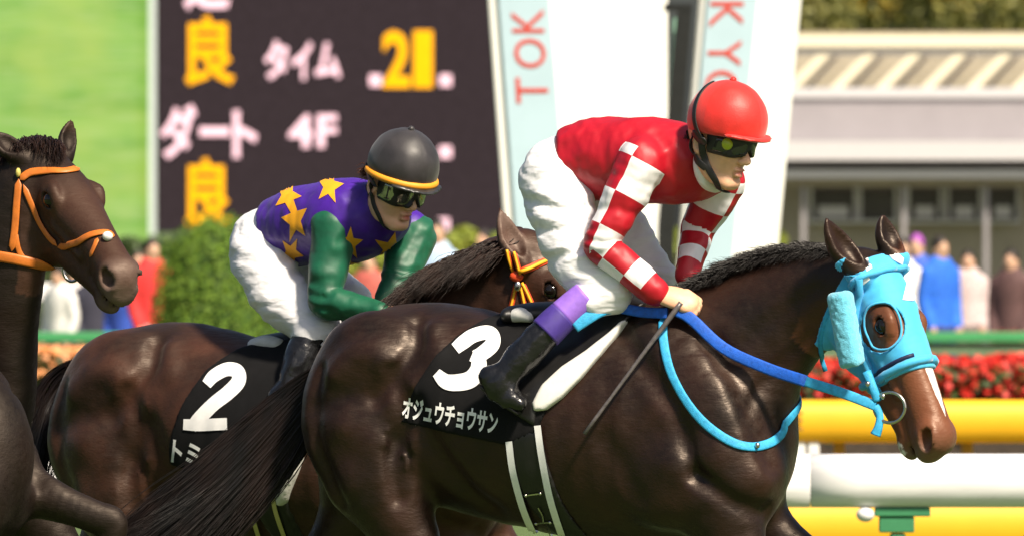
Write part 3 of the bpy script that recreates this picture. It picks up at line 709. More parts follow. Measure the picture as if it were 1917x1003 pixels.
class HeadFrame:
    """poll, axis A (poll to muzzle), B (forehead to jaw), W (towards the far side)"""
    def __init__(s, poll, yaw, pitch, S, roll=0):
        cy, sy, cp, sp = math.cos(R(yaw)), math.sin(R(yaw)), math.cos(R(pitch)), math.sin(R(pitch))
        s.p = np.asarray(poll, float); s.S = S
        s.A = A3(cp*cy, sp, -cp*sy); s.B = A3(-sp*cy, cp, sp*sy); s.W = A3(sy, 0, cy)
        c, n = math.cos(R(roll)), math.sin(R(roll)); s.B, s.W = s.B*c+s.W*n, s.W*c-s.B*n
    def __call__(s, a, b, c=0): return s.p+s.S*(a*s.A+b*s.B+c*s.W)
    def row(s, a, b, c, *r): return [*s(a, b, c), *[x*s.S for x in r]]
    def inv(s, P):
        q = (P-s.p)/s.S; return q@s.A, q@s.B, q@s.W

def head_ops(F, H):
    F.relief = .75
    S, W, A = H.S, H.W, H.A
    ch = lambda rows, k, **kw: F.chain([H.row(*r) for r in rows], k*S, W, **kw)
    ch([(20, 48, 0, 46, 42), (85, 50, 0, 54, 56), (135, 49, 0, 52, 58), (190, 46, 0, 47, 49), (255, 44, 0, 43, 40), (315, 45, 0, 42, 37), (362, 48, 0, 43, 39)], 14)
    ch([(70, 112, 0, 58, 38), (120, 128, 0, 64, 42), (170, 120, 0, 46, 38), (230, 112, 0, 40, 33), (300, 102, 0, 33, 29), (352, 98, 0, 28, 26)], 26)
    F.ell(H(374, 52), A3(40, 42, 40)*S, 14*S, A, W)
    F.ell(H(394, 74), A3(22, 24, 32)*S, 12*S, A, W)
    F.ell(H(358, 115), A3(34, 19, 25)*S, 6*S, A, W)
    F.ell(H(392, 99), A3(30, 3.5, 40)*S, 3*S, A, W, kind='s')
    for c in (-1, 1):
        F.ell(H(104, 118, c*32), A3(54, 48, 15)*S, 16*S, A, W)                       # cheek
        F.ell(H(126, 34, c*48), A3(34, 21, 15)*S, 12*S, A, W)                        # orbit
        F.chain([H.row(165, 74, c*43, 9), H.row(265, 74, c*32, 7)], 14*S)             # facial crest
        F.chain([H.row(105, 17, c*46, 8), H.row(128, 13, c*52, 10), H.row(150, 22, c*50, 7)], 10*S)   # brow
        F.ell(H(372, 42, c*27), A3(35, 27, 19)*S, 9*S, A+.35*H.B, W)                 # nostril wing
        F.bump([H(364, 34, c*46), H(382, 28, c*44), H(396, 44, c*38)], 6*S, 4*S)
        F.ell(H(381, 42, c*40), A3(24, 14, 22)*S, 4*S, A+.6*H.B, W, kind='s')        # nostril
        F.bump([H(398, 90, c*14), H(372, 94, c*30), H(340, 92, c*33), H(312, 86, c*34)], 5*S, -12*S)   # mouth line
        F.bump([H(150, 60, c*52), H(200, 70, c*44), H(250, 62, c*38)], 9*S, -2.5*S)
        F.bump([H(190, 95, c*40), H(160, 150, c*42), H(110, 180, c*36)], 7*S, 2*S)
        F.ell(H(129, 37, c*58), A3(20, 14, 16)*S, 3*S, A+.12*H.B, W, kind='s')     # eye opening
        F.bump([H(112, 33, c*60), H(127, 23, c*62), H(147, 34, c*60)], 4*S, 3*S)     # upper lid
        F.bump([H(112, 40, c*60), H(130, 51, c*60), H(147, 40, c*60)], 4*S, 2.5*S)   # lower lid
        F.bump([H(150, 42, c*56), H(170, 55, c*52), H(200, 84, c*46)], 4*S, -1.6*S)

def ear_ops(F, base, tip, r, opening, twist=0):
    b, t, o = np.asarray(base, float), np.asarray(tip, float), unit(opening); d = t-b; L = np.linalg.norm(d); s = unit(np.cross(d, o)); o = unit(np.cross(s, d))
    P = lambda f, off=0: b+d*f+o*off-o*r*.25*math.sin(f*3.1)
    F.chain([[*P(-.12), r*.8, r*.75], [*P(.15), r*.95, r*.8], [*P(.42), r*1.0, r*.72], [*P(.7), r*.66, r*.45], [*P(.9), r*.26, r*.2], [*P(1.0), r*.06, r*.06]], 8, o)
    F.chain([[*P(.14, r*.75), r*.3, r*.5], [*P(.42, r*.62), r*.74, r*.62], [*P(.7, r*.44), r*.46, r*.36], [*P(.92, r*.2), r*.1, r*.1]], 3, o, kind='s')

C24, T24 = math.cos(R(24)), math.tan(R(24))
class Horse:
    def __init__(s, off, yaw, place, neck, H, legs, gy):
        """off: shift of the body in the photo against the leading horse; gy: row of the ground at its feet"""
        s.ox, s.oy, s.yaw, s.pl, s.H = off[0], off[1], R(yaw), place, H
        s.c, s.s = math.cos(s.yaw), math.sin(s.yaw); s.W = A3(s.s, 0, s.c); s.gy = gy; s.lf = (gy-20-(s.oy-700)-1000)/510
        F = s.F = Field(); F.relief = 1.0; B, W = s.B, s.W
        row = lambda x, y, w, *r: [*B(x, y, w), *r]
        ch = lambda rows, k, **kw: F.chain([row(*r) for r in rows], k, W, **kw)
        # trunk: quarters, loin, barrel, withers, chest
        ch([(722, 738, 0, 150, 138), (770, 738, 0, 168, 150), (840, 757, 0, 188, 156), (960, 787, 0, 192, 166), (1090, 802, 0, 203, 172), (1220, 800, 0, 226, 158), (1300, 815, 0, 200, 132), (1345, 830, 0, 122, 112)], 10)
        ch([(1120, 640, 0, 70, 46), (1220, 610, 0, 52, 40), (1290, 590, 0, 40, 40)], 60)                                         # withers
        F.chain(neck, 46, s.Wn if hasattr(s, 'Wn') else W)
        for sd in (-1, 1):
            ch([(700, 690, sd*85, 105, 62), (655, 790, sd*92, 98, 66), (690, 880, sd*92, 92, 64)], 40)                            # buttock and thigh
            ch([(1225, 650, sd*80, 50, 34), (1310, 760, sd*105, 86, 48), (1370, 880, sd*95, 78, 52)], 40)                         # shoulder
            F.ell(B(1250, 900, sd*112), (90, 80, 46), 40, A3(s.c, .2, -s.s), W)                                                   # upper arm
            F.ell(B(1400, 892, sd*52), (66, 84, 60), 30, A3(s.c, .1, -s.s), W)                                                    # breast
            for name in ('hind', 'fore'):
                L = legs[name+('_near' if sd < 0 else '_far')]
                rows = [row(q[0], 1000+(q[1]-1000)*s.lf if q[1] > 1000 else q[1], sd*q[2], q[3], q[3]*.8) if len(q) == 4 else [*q[:4], q[3]*.8] for q in L]
                F.chain(rows, 34, W); F.ell(A3(*rows[-1][:3])+A3(6, 2, 0), (34, 24, 30), 6)
        # muscle relief on the near side and the same on the far side
        for sd in (-1, 1):
            bp = lambda pts, w, h: F.bump([B(x, y, sd*q) for x, y, q in pts], w, h)
            bp([(782, 585, 110), (776, 632, 150), (742, 690, 165), (700, 745, 165)], 15, -17)
            bp([(800, 600, 120), (812, 650, 150)], 22, 9)
            bp([(640, 700, 130), (665, 668, 142), (700, 660, 148), (726, 680, 155)], 26, 17)
            bp([(620, 700, 120), (600, 760, 130), (610, 850, 135), (650, 930, 130)], 15, -12)
            bp([(690, 738, 158), (650, 744, 150), (612, 765, 130)], 26, -8)
            bp([(650, 800, 155), (690, 815, 160)], 36, 15)
            bp([(735, 700, 165), (752, 780, 165), (735, 850, 160), (745, 930, 140)], 14, -17)
            for q in range(5):
                bp([(728+q*9, 806+q*9, 160), (738+q*9, 850+q*7, 158), (752+q*7, 905+q*8, 150)], 5, -4.5 if q % 2 else 4)
                bp([(738+q*7, 700+q*4, 165), (752+q*6, 728+q*6, 165)], 4.5, -3.6 if q % 2 else 3.4)
            bp([(770, 760, 165), (830, 880, 150), (900, 975, 120)], 22, -18)
            bp([(1180, 640, 95), (1260, 760, 150), (1300, 880, 150)], 18, -13)
            bp([(1330, 640, 85), (1390, 760, 115), (1430, 860, 100)], 22, -17)
            bp([(1300, 880, 150), (1370, 930, 130), (1430, 950, 90)], 16, -14)
            bp([(1250, 860, 160), (1330, 850, 150)], 34, 11)
            bp([(1130, 820, 175), (1180, 930, 168)], 24, -6)
            for q in range(7): bp([(930+q*38, 720, 165), (905+q*40, 830, 172), (915+q*40, 940, 150)], 9, 1.5)
            bp([(1330, 700, 100), (1420, 610, 72), (1520, 540, 62)], 16, -4)
            bp([(1380, 770, 105), (1450, 690, 84), (1510, 640, 68)], 12, -6)
        F.tex(lambda P: 1.6*noise(P, 70)+1.2*noise(P, 34), (-1100, 200, -700), (1900, 1600, 700))
        head_ops(F, H)
    def B(s, x, y, w=0):
        """point of the model body (drawn as the leading horse is seen, w across the body) in this horse's place"""
        l = (x-1000)/C24-w*T24; return A3(s.ox+l*s.c+w*s.s, s.oy+y-700, -l*s.s+w*s.c)
    def local(s, P): return (P[:, 0]-s.ox)*s.c-P[:, 2]*s.s, P[:, 1]-s.oy+700, (P[:, 0]-s.ox)*s.s+P[:, 2]*s.c
    def lp(s, poly, w=-150):
        """outline as seen on the near flank -> (length along body, row)"""
        return np.array([((x-s.ox-w*s.s)/s.c, y-s.oy+700) for x, y in poly])
    def wrap(s, polys, t, rnd=2.0, base=None):
        """sheet of thickness t lying on the body inside the outline (both flanks)"""
        f0 = base or s.F; pl = [s.lp(p, w) for p, w in polys]
        def f(P):
            l, y, _ = s.local(P); q = np.column_stack([l, y]); d = None
            for p in pl:
                e = poly2(q, p); d = e if d is None else np.minimum(d, e)
            return -smin(-(f0(P)-t), -d, rnd)
        return f

STD_LEGS = dict(
    hind_near=[(715, 900, 92, 88), (752, 985, 88, 66), (800, 1075, 84, 46), (812, 1130, 82, 40), (820, 1180, 82, 27), (842, 1330, 80, 24), (850, 1385, 80, 31), (880, 1450, 80, 24), (892, 1500, 80, 30)],
    hind_far=[(680, 900, 90, 80), (640, 990, 88, 58), (588, 1075, 84, 44), (570, 1120, 82, 38), (560, 1170, 82, 27), (500, 1310, 80, 24), (480, 1360, 80, 30), (490, 1430, 80, 24), (500, 1490, 80, 30)],
    fore_near=[(1340, 930, 88, 80), (1372, 1020, 84, 60), (1385, 1110, 80, 42), (1390, 1190, 78, 38), (1392, 1240, 78, 27), (1398, 1360, 78, 24), (1404, 1400, 78, 30), (1430, 1460, 78, 24), (1442, 1502, 78, 30)],
    fore_far=[(1370, 930, 80, 76), (1450, 1010, 78, 56), (1530, 1060, 76, 42), (1570, 1085, 76, 38), (1575, 1130, 76, 27), (1550, 1240, 76, 24), (1540, 1275, 76, 30), (1520, 1330, 76, 24), (1512, 1365, 76, 30)])

def finish_head(T, hs, ears=True):
    H = hs.H
    for c in (-1, 1):
        V, Q = ball(H(129, 37, c*47), 19*H.S, 20, 14); T.px('eye', V, Q, M_EYE)

def tan_fn(H, a0, a1, extra=0):
    def f(V):
        a, b, c = H.inv(V); g = np.clip((a-a0)/(a1-a0), 0, 1)*(np.abs(c) < 80)*(b > -40)*(b < 240)*(a < 460); ear = .6*np.clip((-4-b)/14, 0, 1)*(a < 8)*(a > -140)*(np.abs(c) < 120); return np.clip(np.maximum(g, ear), 0, 1)
    return f

def mane(T, crest, n, length, lean, mat, seed, name='mane', nseg=7, wid=16, rad=1.5, curl=.25, droop=1.0, amp=1.0):
    """crest: spline rows (x,y,z); lean: direction the hair stands; droop bends it down"""
    r = np.random.default_rng(seed); c = spline(crest, 12); u = np.sort(r.random(n))*(len(c)-1); i = np.minimum(u.astype(int), len(c)-2); f = (u-i)[:, None]
    root = c[i]*(1-f)+c[i+1]*f+np.column_stack([r.normal(0, 3, n), r.normal(3, 3, n), r.normal(0, wid*.5, n)])
    tuft = np.interp(u, np.arange(len(c)), noise(np.column_stack([np.arange(len(c))*1.0, np.zeros(len(c)), np.full(len(c), seed)]), 2.2))
    L = length*(.75+.3*tuft*amp+.3*r.random(n)); side = np.sign(root[:, 2]-np.interp(u, np.arange(len(c)), c[:, 2]))*.35
    t = np.linspace(0, 1, nseg+1); d = np.array([unit(lean)]*n)+r.normal(0, curl, (n, 3)); d[:, 2] += side; d[:, 0] += tuft*.5*amp
    path = L[:, None, None]*(t[None, :, None]*d[:, None, :]+droop*(t**2)[None, :, None]*A3(-.25, .55, 0)+.05*np.sin(t*9)[None, :, None]*r.normal(0, 1, (n, 1, 3)))
    V, Q = strands(root, path, rad*(.6+.8*r.random(n)), nseg); return T.px(name, V, Q, mat)

def tail_hair(T, spine, n, mat, seed, spread=1.0):
    """spine rows x,y,z,half-width: a fall of long hairs"""
    r = np.random.default_rng(seed); sp = spline(spine, 6); m = len(sp); nseg = 16
    ang = r.random(n)*6.283; rad = np.sqrt(r.random(n)); st = r.random(n)*.35; en = np.clip(.62+.45*r.random(n), 0, 1)
    t = np.linspace(0, 1, nseg+1); u = (st[:, None]+(en-st)[:, None]*t)*(m-1); i = np.minimum(u.astype(int), m-2); f = (u-i)[..., None]
    c = sp[i]*(1-f)+sp[i+1]*f; tan = np.gradient(sp[:, :3], axis=0); tan /= np.linalg.norm(tan, axis=1)[:, None]; tt = tan[i]
    b = np.array([0, 0, 1.0]); a = np.cross(tt, b); a /= np.linalg.norm(a, axis=2)[..., None]+1e-9
    fl = 1+(.3*np.sin(t*5+ang[:, None]*2)+.35*(r.random(n)[:, None] > .93))*t; wv = c[..., 3]*rad[:, None]*fl*spread
    clump = np.round(ang*5)/5; ang2 = ang[:, None]*(1-.6*t)+clump[:, None]*.6*t
    P = c[..., :3]+(wv*np.cos(ang2))[..., None]*a+(wv*np.sin(ang2)*.55)[..., None]*b+np.cumsum(r.normal(0, 1.1, (n, nseg+1, 3)), 1)*t[None, :, None]
    V, Q = strands(P[:, 0], P-P[:, :1], .85*(.5+.9*r.random(n)), nseg); return T.px('tail_hair', V, Q, mat)

def on_surface(F, pts, off, sub=4):
    """push a polyline onto the solid from outside along the field's gradient"""
    p = spline(np.array(pts, float), sub) if len(pts) > 2 else np.array(pts, float)
    for _ in range(8):
        e = F(np.vstack([p]+[p+np.eye(3)[i] for i in range(3)])).reshape(4, len(p)); d = e[0]; g = (e[1:]-d).T; g /= np.linalg.norm(g, axis=1)[:, None]+1e-9; p = p-g*np.clip(d-off, -14, 14)[:, None]*.85
    return p

def ribbon(F, pts, w, off, th=.22, sub=4):
    """flat strap lying on a solid, w half-width"""
    p = on_surface(F, pts, off, sub); e = F(np.vstack([p]+[p+np.eye(3)[i] for i in range(3)])).reshape(4, len(p)); g = (e[1:]-e[0]).T; g /= np.linalg.norm(g, axis=1)[:, None]+1e-9
    for _ in range(2): g[1:-1] = (g[:-2]+g[1:-1]*2+g[2:])/4
    t = np.gradient(p, axis=0); t /= np.linalg.norm(t, axis=1)[:, None]+1e-9; s = np.cross(g, t); s /= np.linalg.norm(s, axis=1)[:, None]+1e-9
    a = np.arange(10)*2*np.pi/10; ca, sa = np.sign(np.cos(a))*np.abs(np.cos(a))**.5, np.sin(a)
    V = (p[:, None, :]+w*(ca[None, :, None]*s[:, None, :]+th*sa[None, :, None]*g[:, None, :]))
    V[0] = V[0].mean(0)*.98+V[0]*.02; V[-1] = V[-1].mean(0)*.98+V[-1]*.02; n = 10; V = V.reshape(-1, 3)
    Q = np.array([(i*n+j, i*n+(j+1) % n, (i+1)*n+(j+1) % n, (i+1)*n+j) for i in range(len(p)-1) for j in range(n)]); return V, Q

# ---- the leading horse, black number cloth, light blue hood
P3 = Place(0.0)
H3 = HeadFrame((1655, 486, -330), 40, 65.0, .905)
yaw3 = 24; t3 = math.tan(R(yaw3))
nz = lambda x, w=0: -(x-1000)*t3+w
NECK3 = [[1262, 765, nz(1262), 182, 118], [1350, 682, nz(1350), 150, 90], [1440, 602, nz(1440), 114, 70], [1520, 552, nz(1520)-8, 93, 58], [1598, 532, nz(1598)-16, 72, 50]]
h3 = Horse((1000, 700), yaw3, P3, NECK3, H3, STD_LEGS, P3.ground())
ear_ops(h3.F, A3(1592, 500, -352), A3(1535, 407, -372), 29, A3(.8, .12, -.55))
ear_ops(h3.F, A3(1664, 474, -300), A3(1643, 400, -290), 26, A3(.7, .1, -.7))
COAT3 = coat('bay_coat', (.007, .0037, .0028), (.023, .0095, .006), (.17, .058, .026), .38)
b3 = P3.one(1000, P3.ground(), 0)
T3 = Thing('horse', 'dark bay racehorse in a light blue blinker hood, black number 3 cloth on its flank', 'horse', b3, P3, 'racehorses')
def blaze3(V):
    a, b, c = H3.inv(V); w = np.interp(a, [60, 200, 250, 300, 340], [10, 12, 13, 9, 2]); lip = .56*np.clip(1.5-np.sqrt(((a-366)/22)**2+((b-122)/16)**2), 0, 1)*(a < 420); return np.maximum(lip, np.clip(.5+(w-np.abs(c-2))/10, 0, 1)*(b < 40)*(a > 100)*(a < 345))
def mealy3(V):
    a, b, c = H3.inv(V); return np.clip((a-355)/35, 0, 1)*(np.abs(c) < 70)*(b > -30)*(b < 160)*(a < 460)*np.clip((b-20)/60, .25, 1)
T3.sdf('body', h3.F, (395, 380, -620), (1830, 1560, 420), 13, COAT3,
       fine=([(540, 820, 6), (820, 1500, 9), (1500, 1800, 4)], [(395, 870, 5.5), (870, 1020, 7.5)], [(-460, -230, 4.5), (-230, 60, 9)]),
       attrs=dict(tan=lambda V: .9*tan_fn(H3, 10, 150)(V), blaze=blaze3, mealy=mealy3))
finish_head(T3, h3)

# ---- hair
HAIR3 = hair_mat('black_mane_hair', (.004, .003, .003), (.010, .007, .006))
TAILM = hair_mat('dark_tail_hair', (.002, .0015, .0014), (.011, .005, .0035))
cz = lambda x: nz(x)
CREST3 = [(1268, 560, cz(1268)), (1310, 530, cz(1310)), (1370, 497, cz(1370)), (1440, 472, cz(1440)), (1510, 462, cz(1510)-6), (1560, 462, cz(1560)-10), (1600, 470, cz(1600)-16)]
mane(T3, CREST3, 5600, 34, (-.92, -.26, -.12), HAIR3, 3, wid=20, rad=.9, curl=.12, droop=.45, amp=.6)
mane(T3, CREST3[:-1], 3000, 34, (-.7, .15, -.72), HAIR3, 4, 'mane', wid=14, rad=.9, curl=.1, droop=.7, amp=.6)
z0 = h3.B(640, 690, 0)[2]
TAIL3 = [(622, 692, z0, 24), (572, 746, z0+30, 44), (504, 828, z0+30, 62), (418, 918, z0+10, 70), (318, 1008, z0-10, 80), (225, 1085, z0-20, 78), (180, 1160, z0-30, 56)]
Ft = Field().chain([(x, y, z, r*.62, r*.36) for x, y, z, r in TAIL3], 8, (0, 0, 1))
T3.sdf('tail', Ft, (60, 640, 0), (660, 1240, 330), 14, TAILM, proj=False)
tail_hair(T3, TAIL3, 5600, TAILM, 11)

# ---- number cloth, girth, saddle
M_CLOTH = M('black_number_cloth', (.0032, .003, .0036), .85, .3, 30, .5, 900, .0006, spec=.25)
M_WHITE = M('white_print', (.8, .8, .8), .7, .05, 40, .3, 900, .0005)
M_LEATHER = M('black_leather', (.006, .0055, .0055), .45, .3, 25, .4, 300, .001)
M_PAD = M('white_saddle_pad', (.72, .71, .68), .65, .08, 30, .3, 400, .001)
SAD = lambda n, l, c, b, g=None: Thing(n, l, c, b, P3, g)
TC = SAD('number_cloth', 'black number cloth with white 3 and lettering on the blue hooded horse', 'saddlecloth', P3.one(880, 700, -20), 'number cloths')
CL3 = [(930, 566), (880, 588), (838, 628), (800, 684), (768, 740), (748, 790), (960, 830), (1012, 806), (1060, 700), (1085, 540)]
fcl = h3.wrap([(CL3, -150)], 6)
TC.sdf('cloth', fcl, (700, 520, -330), (1160, 850, 330), 8, M_CLOTH, fine=([(740, 1090, 5)], [(560, 840, 5)], [(-330, 20, 6)]))
fcl1 = lambda P: h3.F(P)-6
V, Q = stroke2d([(853, 652), (868, 640), (886, 628), (910, 622), (922, 628), (922, 644), (904, 660), (890, 667)], [22, 26, 26, 26, 27, 28, 27, 24])
V2, Q2 = stroke2d([(884, 664), (896, 670), (896, 690), (882, 708), (858, 714), (836, 712), (818, 696)], [22, 27, 30, 32, 31, 28, 18])
TC.px('number', *join((drape(fcl1, V, -420, 1.6), Q), (drape(fcl1, V2, -420, 1.9), Q2)), M_WHITE)
tv, tt = text2d('オジュウチョウサン', .035, (178/6, 42/6))
tp = A3(752, 781)[None] + tv[:, :1]*A3(178, 29)[None] + tv[:, 1:]*A3(5, -41)[None]
TC.px('lettering', drape(fcl1, tp, -420, 1.6), tt, M_WHITE)

TG = SAD('girth', 'black elastic girth with two white edge stripes under the blue hooded horse', 'girth', P3.one(1000, 900, -10), 'girths')
GB = [(944, 812), (1000, 800), (1016, 800), (1024, 860), (1040, 940), (1062, 1010), (1090, 1120), (1000, 1120), (1000, 1010), (972, 940), (954, 870)]
TG.sdf('band', h3.wrap([(GB, -165)], 5.5), (880, 740, -330), (1240, 1070, 330), 9, M_LEATHER, fine=([(930, 1080, 5)], [(780, 1010, 6)], [(-300, -60, 6)]))
def edge_strip(pts, w):
    p = spline(pts, 4); t = np.gradient(p, axis=0); t /= np.linalg.norm(t, axis=1)[:, None]; n = np.stack([-t[:, 1], t[:, 0]], 1)*w/2
    return np.vstack([p+n, (p-n)[::-1]])
fg1 = lambda P: h3.F(P)-6
for pts in ([(953, 822), (961, 880), (980, 950), (1006, 1012)], [(1006, 792), (1014, 850), (1030, 930), (1056, 1012)]):
    V, Q = stroke2d(pts, 12.5); TG.px('stripe', drape(fg1, V, -420, 1.6), Q, M_WHITE)
for x, y in ((985, 922), (1012, 918), (1004, 975), (1030, 972)):
    V, Q = ball(drape(fg1, A3(x, y)[None], -420, 2)[0], 3.6, 8, 6); TG.px('stud', V, Q, M_STEEL)
for p in ([(985, 922), (1012, 918)], [(1004, 975), (1030, 972)], [(1008, 945), (1016, 960), (1018, 974)], [(1026, 985), (1032, 1003), (1036, 1015)]):
    V, Q = stroke2d(p if len(p) > 2 else [p[0], tuple((A3(*p[0])+A3(*p[1]))/2), p[1]], 2.4); TG.px('stitching', drape(fg1, V, -420, 2.4), Q, M_STEEL)

TS = SAD('saddle', 'small black racing saddle with white front pad under the red jockey', 'saddle', P3.one(1060, 620, -30), 'racing saddles')
FLAP = [(1170, 566), (1130, 628), (1085, 672), (1040, 705), (1015, 745), (1012, 795), (970, 770), (962, 720), (985, 670), (1030, 610), (1000, 560), (1060, 530)]
TS.sdf('flap', h3.wrap([(FLAP, -150)], 12, 6), (920, 500, -330), (1240, 830, 330), 8, M_LEATHER, fine=([(950, 1190, 5)], [(540, 800, 5)], [(-330, 0, 6)]))
PAD = [(1152, 596), (1140, 622), (1118, 662), (1090, 706), (1060, 742), (1032, 764), (1012, 766), (1008, 750), (1022, 716), (1052, 682), (1090, 652), (1124, 618), (1140, 598)]
PADL = h3.lp(PAD, -145)
def fpad(P):
    l, y, w = h3.local(P); d = poly2(np.column_stack([l, y]), PADL); return -smin(-(h3.F(P)-17), -d, 10)
TS.sdf('pad', fpad, (970, 560, -330), (1240, 800, 330), 7, M_PAD, fine=([(990, 1170, 4)], [(580, 780, 4)], [(-330, -60, 5)]))
Fs = Field().chain([(966, 590, nz(966)-30, 20, 60), (1010, 588, nz(1010)-20, 16, 70)], 6, h3.W).chain([(1000, 588, nz(1000), 22, 66), (1080, 585, nz(1080), 26, 60), (1150, 570, nz(1150), 26, 44)], 14, h3.W)
TS.sdf('seat', Fs, (920, 530, -220), (1200, 640, 160), 7, M_LEATHER)
Fs2 = Field().chain([(958, 592, nz(958)-66, 12, 14), (974, 588, nz(974)-70, 14, 18), (990, 592, nz(990)-72, 11, 14)], 6, h3.W)
TS.sdf('cantle', Fs2, (930, 560, -160), (1015, 620, 0), 4.5, M_PAD)

# ---- hood, bridle, reins, neck strap, whip
M_HOOD = M('light_blue_hood_cloth', (.05, .43, .76), .7, .1, 26, .45, 700, .0007, sheen=.3)
M_FLEECE = M('light_blue_fleece', (.14, .56, .76), .95, .15, 90, .8, 330, .004, sheen=.5)
M_BLUE = M('royal_blue_rein', (.006, .10, .55), .6, .22, 70, .9, 420, .0016)
M_CYAN = M('light_blue_strap', (.03, .36, .66), .6, .2, 70, .9, 420, .0016)
TH = SAD('blinker_hood', 'light blue blinker hood with white patches on the leading horse head', 'hood', P3.one(1640, 700, -330))
HOOD = [(-26, -30), (-18, 60), (32, 130), (88, 216), (150, 212), (232, 150), (234, 60), (240, -20), (60, -30)]
def fhood(P):
    a, b, c = H3.inv(P); d = poly2(np.column_stack([a, b]), HOOD)*H3.S
    hole = np.full(len(P), -60.0)
    for sg in (-1, 1):
        n_ = unit(sg*H3.W*.9-H3.B*.42); q_ = P-H3(131, 43, sg*50); al = q_@n_; hole = np.maximum(hole, np.where(al > -26, 44-np.linalg.norm(q_-al[:, None]*n_, axis=1), -60))
    q = np.maximum(d, hole)
    for e, r in ((A3(1586, 488, -354), 32), (A3(1660, 460, -298), 30)): q = np.maximum(q, r-np.linalg.norm(P-e, axis=1))
    w = 1.3*noise(P, 26)+.7*noise(P, 11); return -smin(-(h3.F(P)-5+w*.7), -q, 3)
fhood_t = lambda P: np.concatenate(list(POOL.map(fhood, np.array_split(P, 8)))) if len(P) > 6000 else fhood(P)
TH.sdf('hood', fhood_t, (1500, 420, -440), (1780, 740, -180), 3.6, M_HOOD)
lo5 = lambda P: h3.F(P)-6.5
V, Q = [], []
for c in (-1, 1):
    pass
M_INDIGO = M('indigo_band', (.05, .025, .22), .6, .15, 40, .3, 300, .001)
def ring_on_head(pts, r, mat, name, fl=.45, off=7, T=TH, sub=6):
    """strap laid on the head: pts (a,b,c) pushed out to the surface"""
    p = np.array([H3(*q) for q in pts]); p = spline(p, 3); n = p-np.array([H3(*(x for x in (H3.inv(q[None])[0][0], 60, 0))) for q in p]); n /= np.linalg.norm(n, axis=1)[:, None]
    for _ in range(25): p = p-n*np.clip(h3.F(p)-off, -8, 8)[:, None]*.7
    V, Q = tube(p, r, 8, sub=1); return T.px(name, V, Q, mat)
ring_on_head([(222, -10, 4), (222, 20, -40), (222, 70, -48), (220, 110, -44), (210, 150, -20)], 8, M_HOOD, 'hem', off=7)
ring_on_head([(222, -10, 4), (222, 20, 44), (222, 70, 48), (220, 110, 44)], 8, M_HOOD, 'hem', off=7)
ring_on_head([(209, 6, -30), (209, 40, -46), (209, 70, -50), (210, 112, -46)], 4, M('navy_tape', (.006, .010, .05), .6), 'noseband', off=7)
eye_ = H3(131, 43, -50); n_ = unit(-H3.W*.9-H3.B*.42); e1 = unit(np.cross(n_, A3(0, 1, 0))); e2 = np.cross(n_, e1)
ring_ = on_surface(h3.F, [eye_+n_*10+44*(math.cos(a)*e1+math.sin(a)*e2) for a in np.linspace(0, 2*np.pi, 33)], 6, 1)
V, Q = tube(ring_, 2.2, 8, sub=1, cap=False); TH.px('eye_rim', V, Q, M_HOOD)
ring_on_head([(20, -4, 0), (20, 8, -36), (26, 40, -52), (30, 70, -52)], 6, M_HOOD, 'browband', off=7)
ring_on_head([(20, -4, 0), (20, 8, 36), (26, 40, 52)], 6, M_HOOD, 'browband', off=7)
ring_on_head([(26, 40, -52), (90, 92, -56), (150, 110, -56), (210, 118, -46), (245, 112, -40)], 8, M_HOOD, 'cheek_strap', off=8)
V, Q = tube(drape(h3.F, spline(np.array([(1550, 562), (1534, 604), (1528, 650), (1540, 694)], float), 4), -560, 5, -60), 4.5, 8, sub=1, fl=.6); TH.px('throat_strap', V, Q, M_CYAN)
fa = unit(A3(25, 139, -6)); fw = unit(-H3.W-fa*(-H3.W@fa)); fs = np.cross(fa, fw); fc_ = A3(1568, 612, -412)
def fbox(P):
    q = P-fc_; u = np.stack([q@fa, q@fs, q@fw], 1); u[:, 2] += .012*u[:, 1]**2; e = np.abs(u)-A3(60, 14, 5); return np.linalg.norm(np.maximum(e, 0), axis=1)+np.minimum(e.max(1), 0)-10
Ff = Field().op('u', fbox, fc_-90, fc_+90, 2)
Ff.tex(lambda P: 1.1*noise(P, 7)+1.0*noise(P, 3.4), (1500, 500, -480), (1640, 720, -340))
TH.sdf('fleece_roll', Ff, (1525, 525, -450), (1615, 700, -380), 2.6, M_FLEECE, it=0)
for poly in ([(1684, 528), (1690, 514), (1700, 530), (1710, 556), (1694, 560), (1676, 558)], [(1588, 522), (1598, 512), (1612, 512), (1616, 520), (1604, 530), (1590, 530)], [(1648, 470), (1664, 468), (1680, 482), (1678, 494), (1660, 484)], [(1604, 470), (1612, 476), (1620, 500), (1610, 506), (1604, 492)]):
    V, T_ = poly_mesh2d(poly, 5); TH.px('white_patch', drape(fhood_t, V, -520, 1.4, -120), T_, M_WHITE)

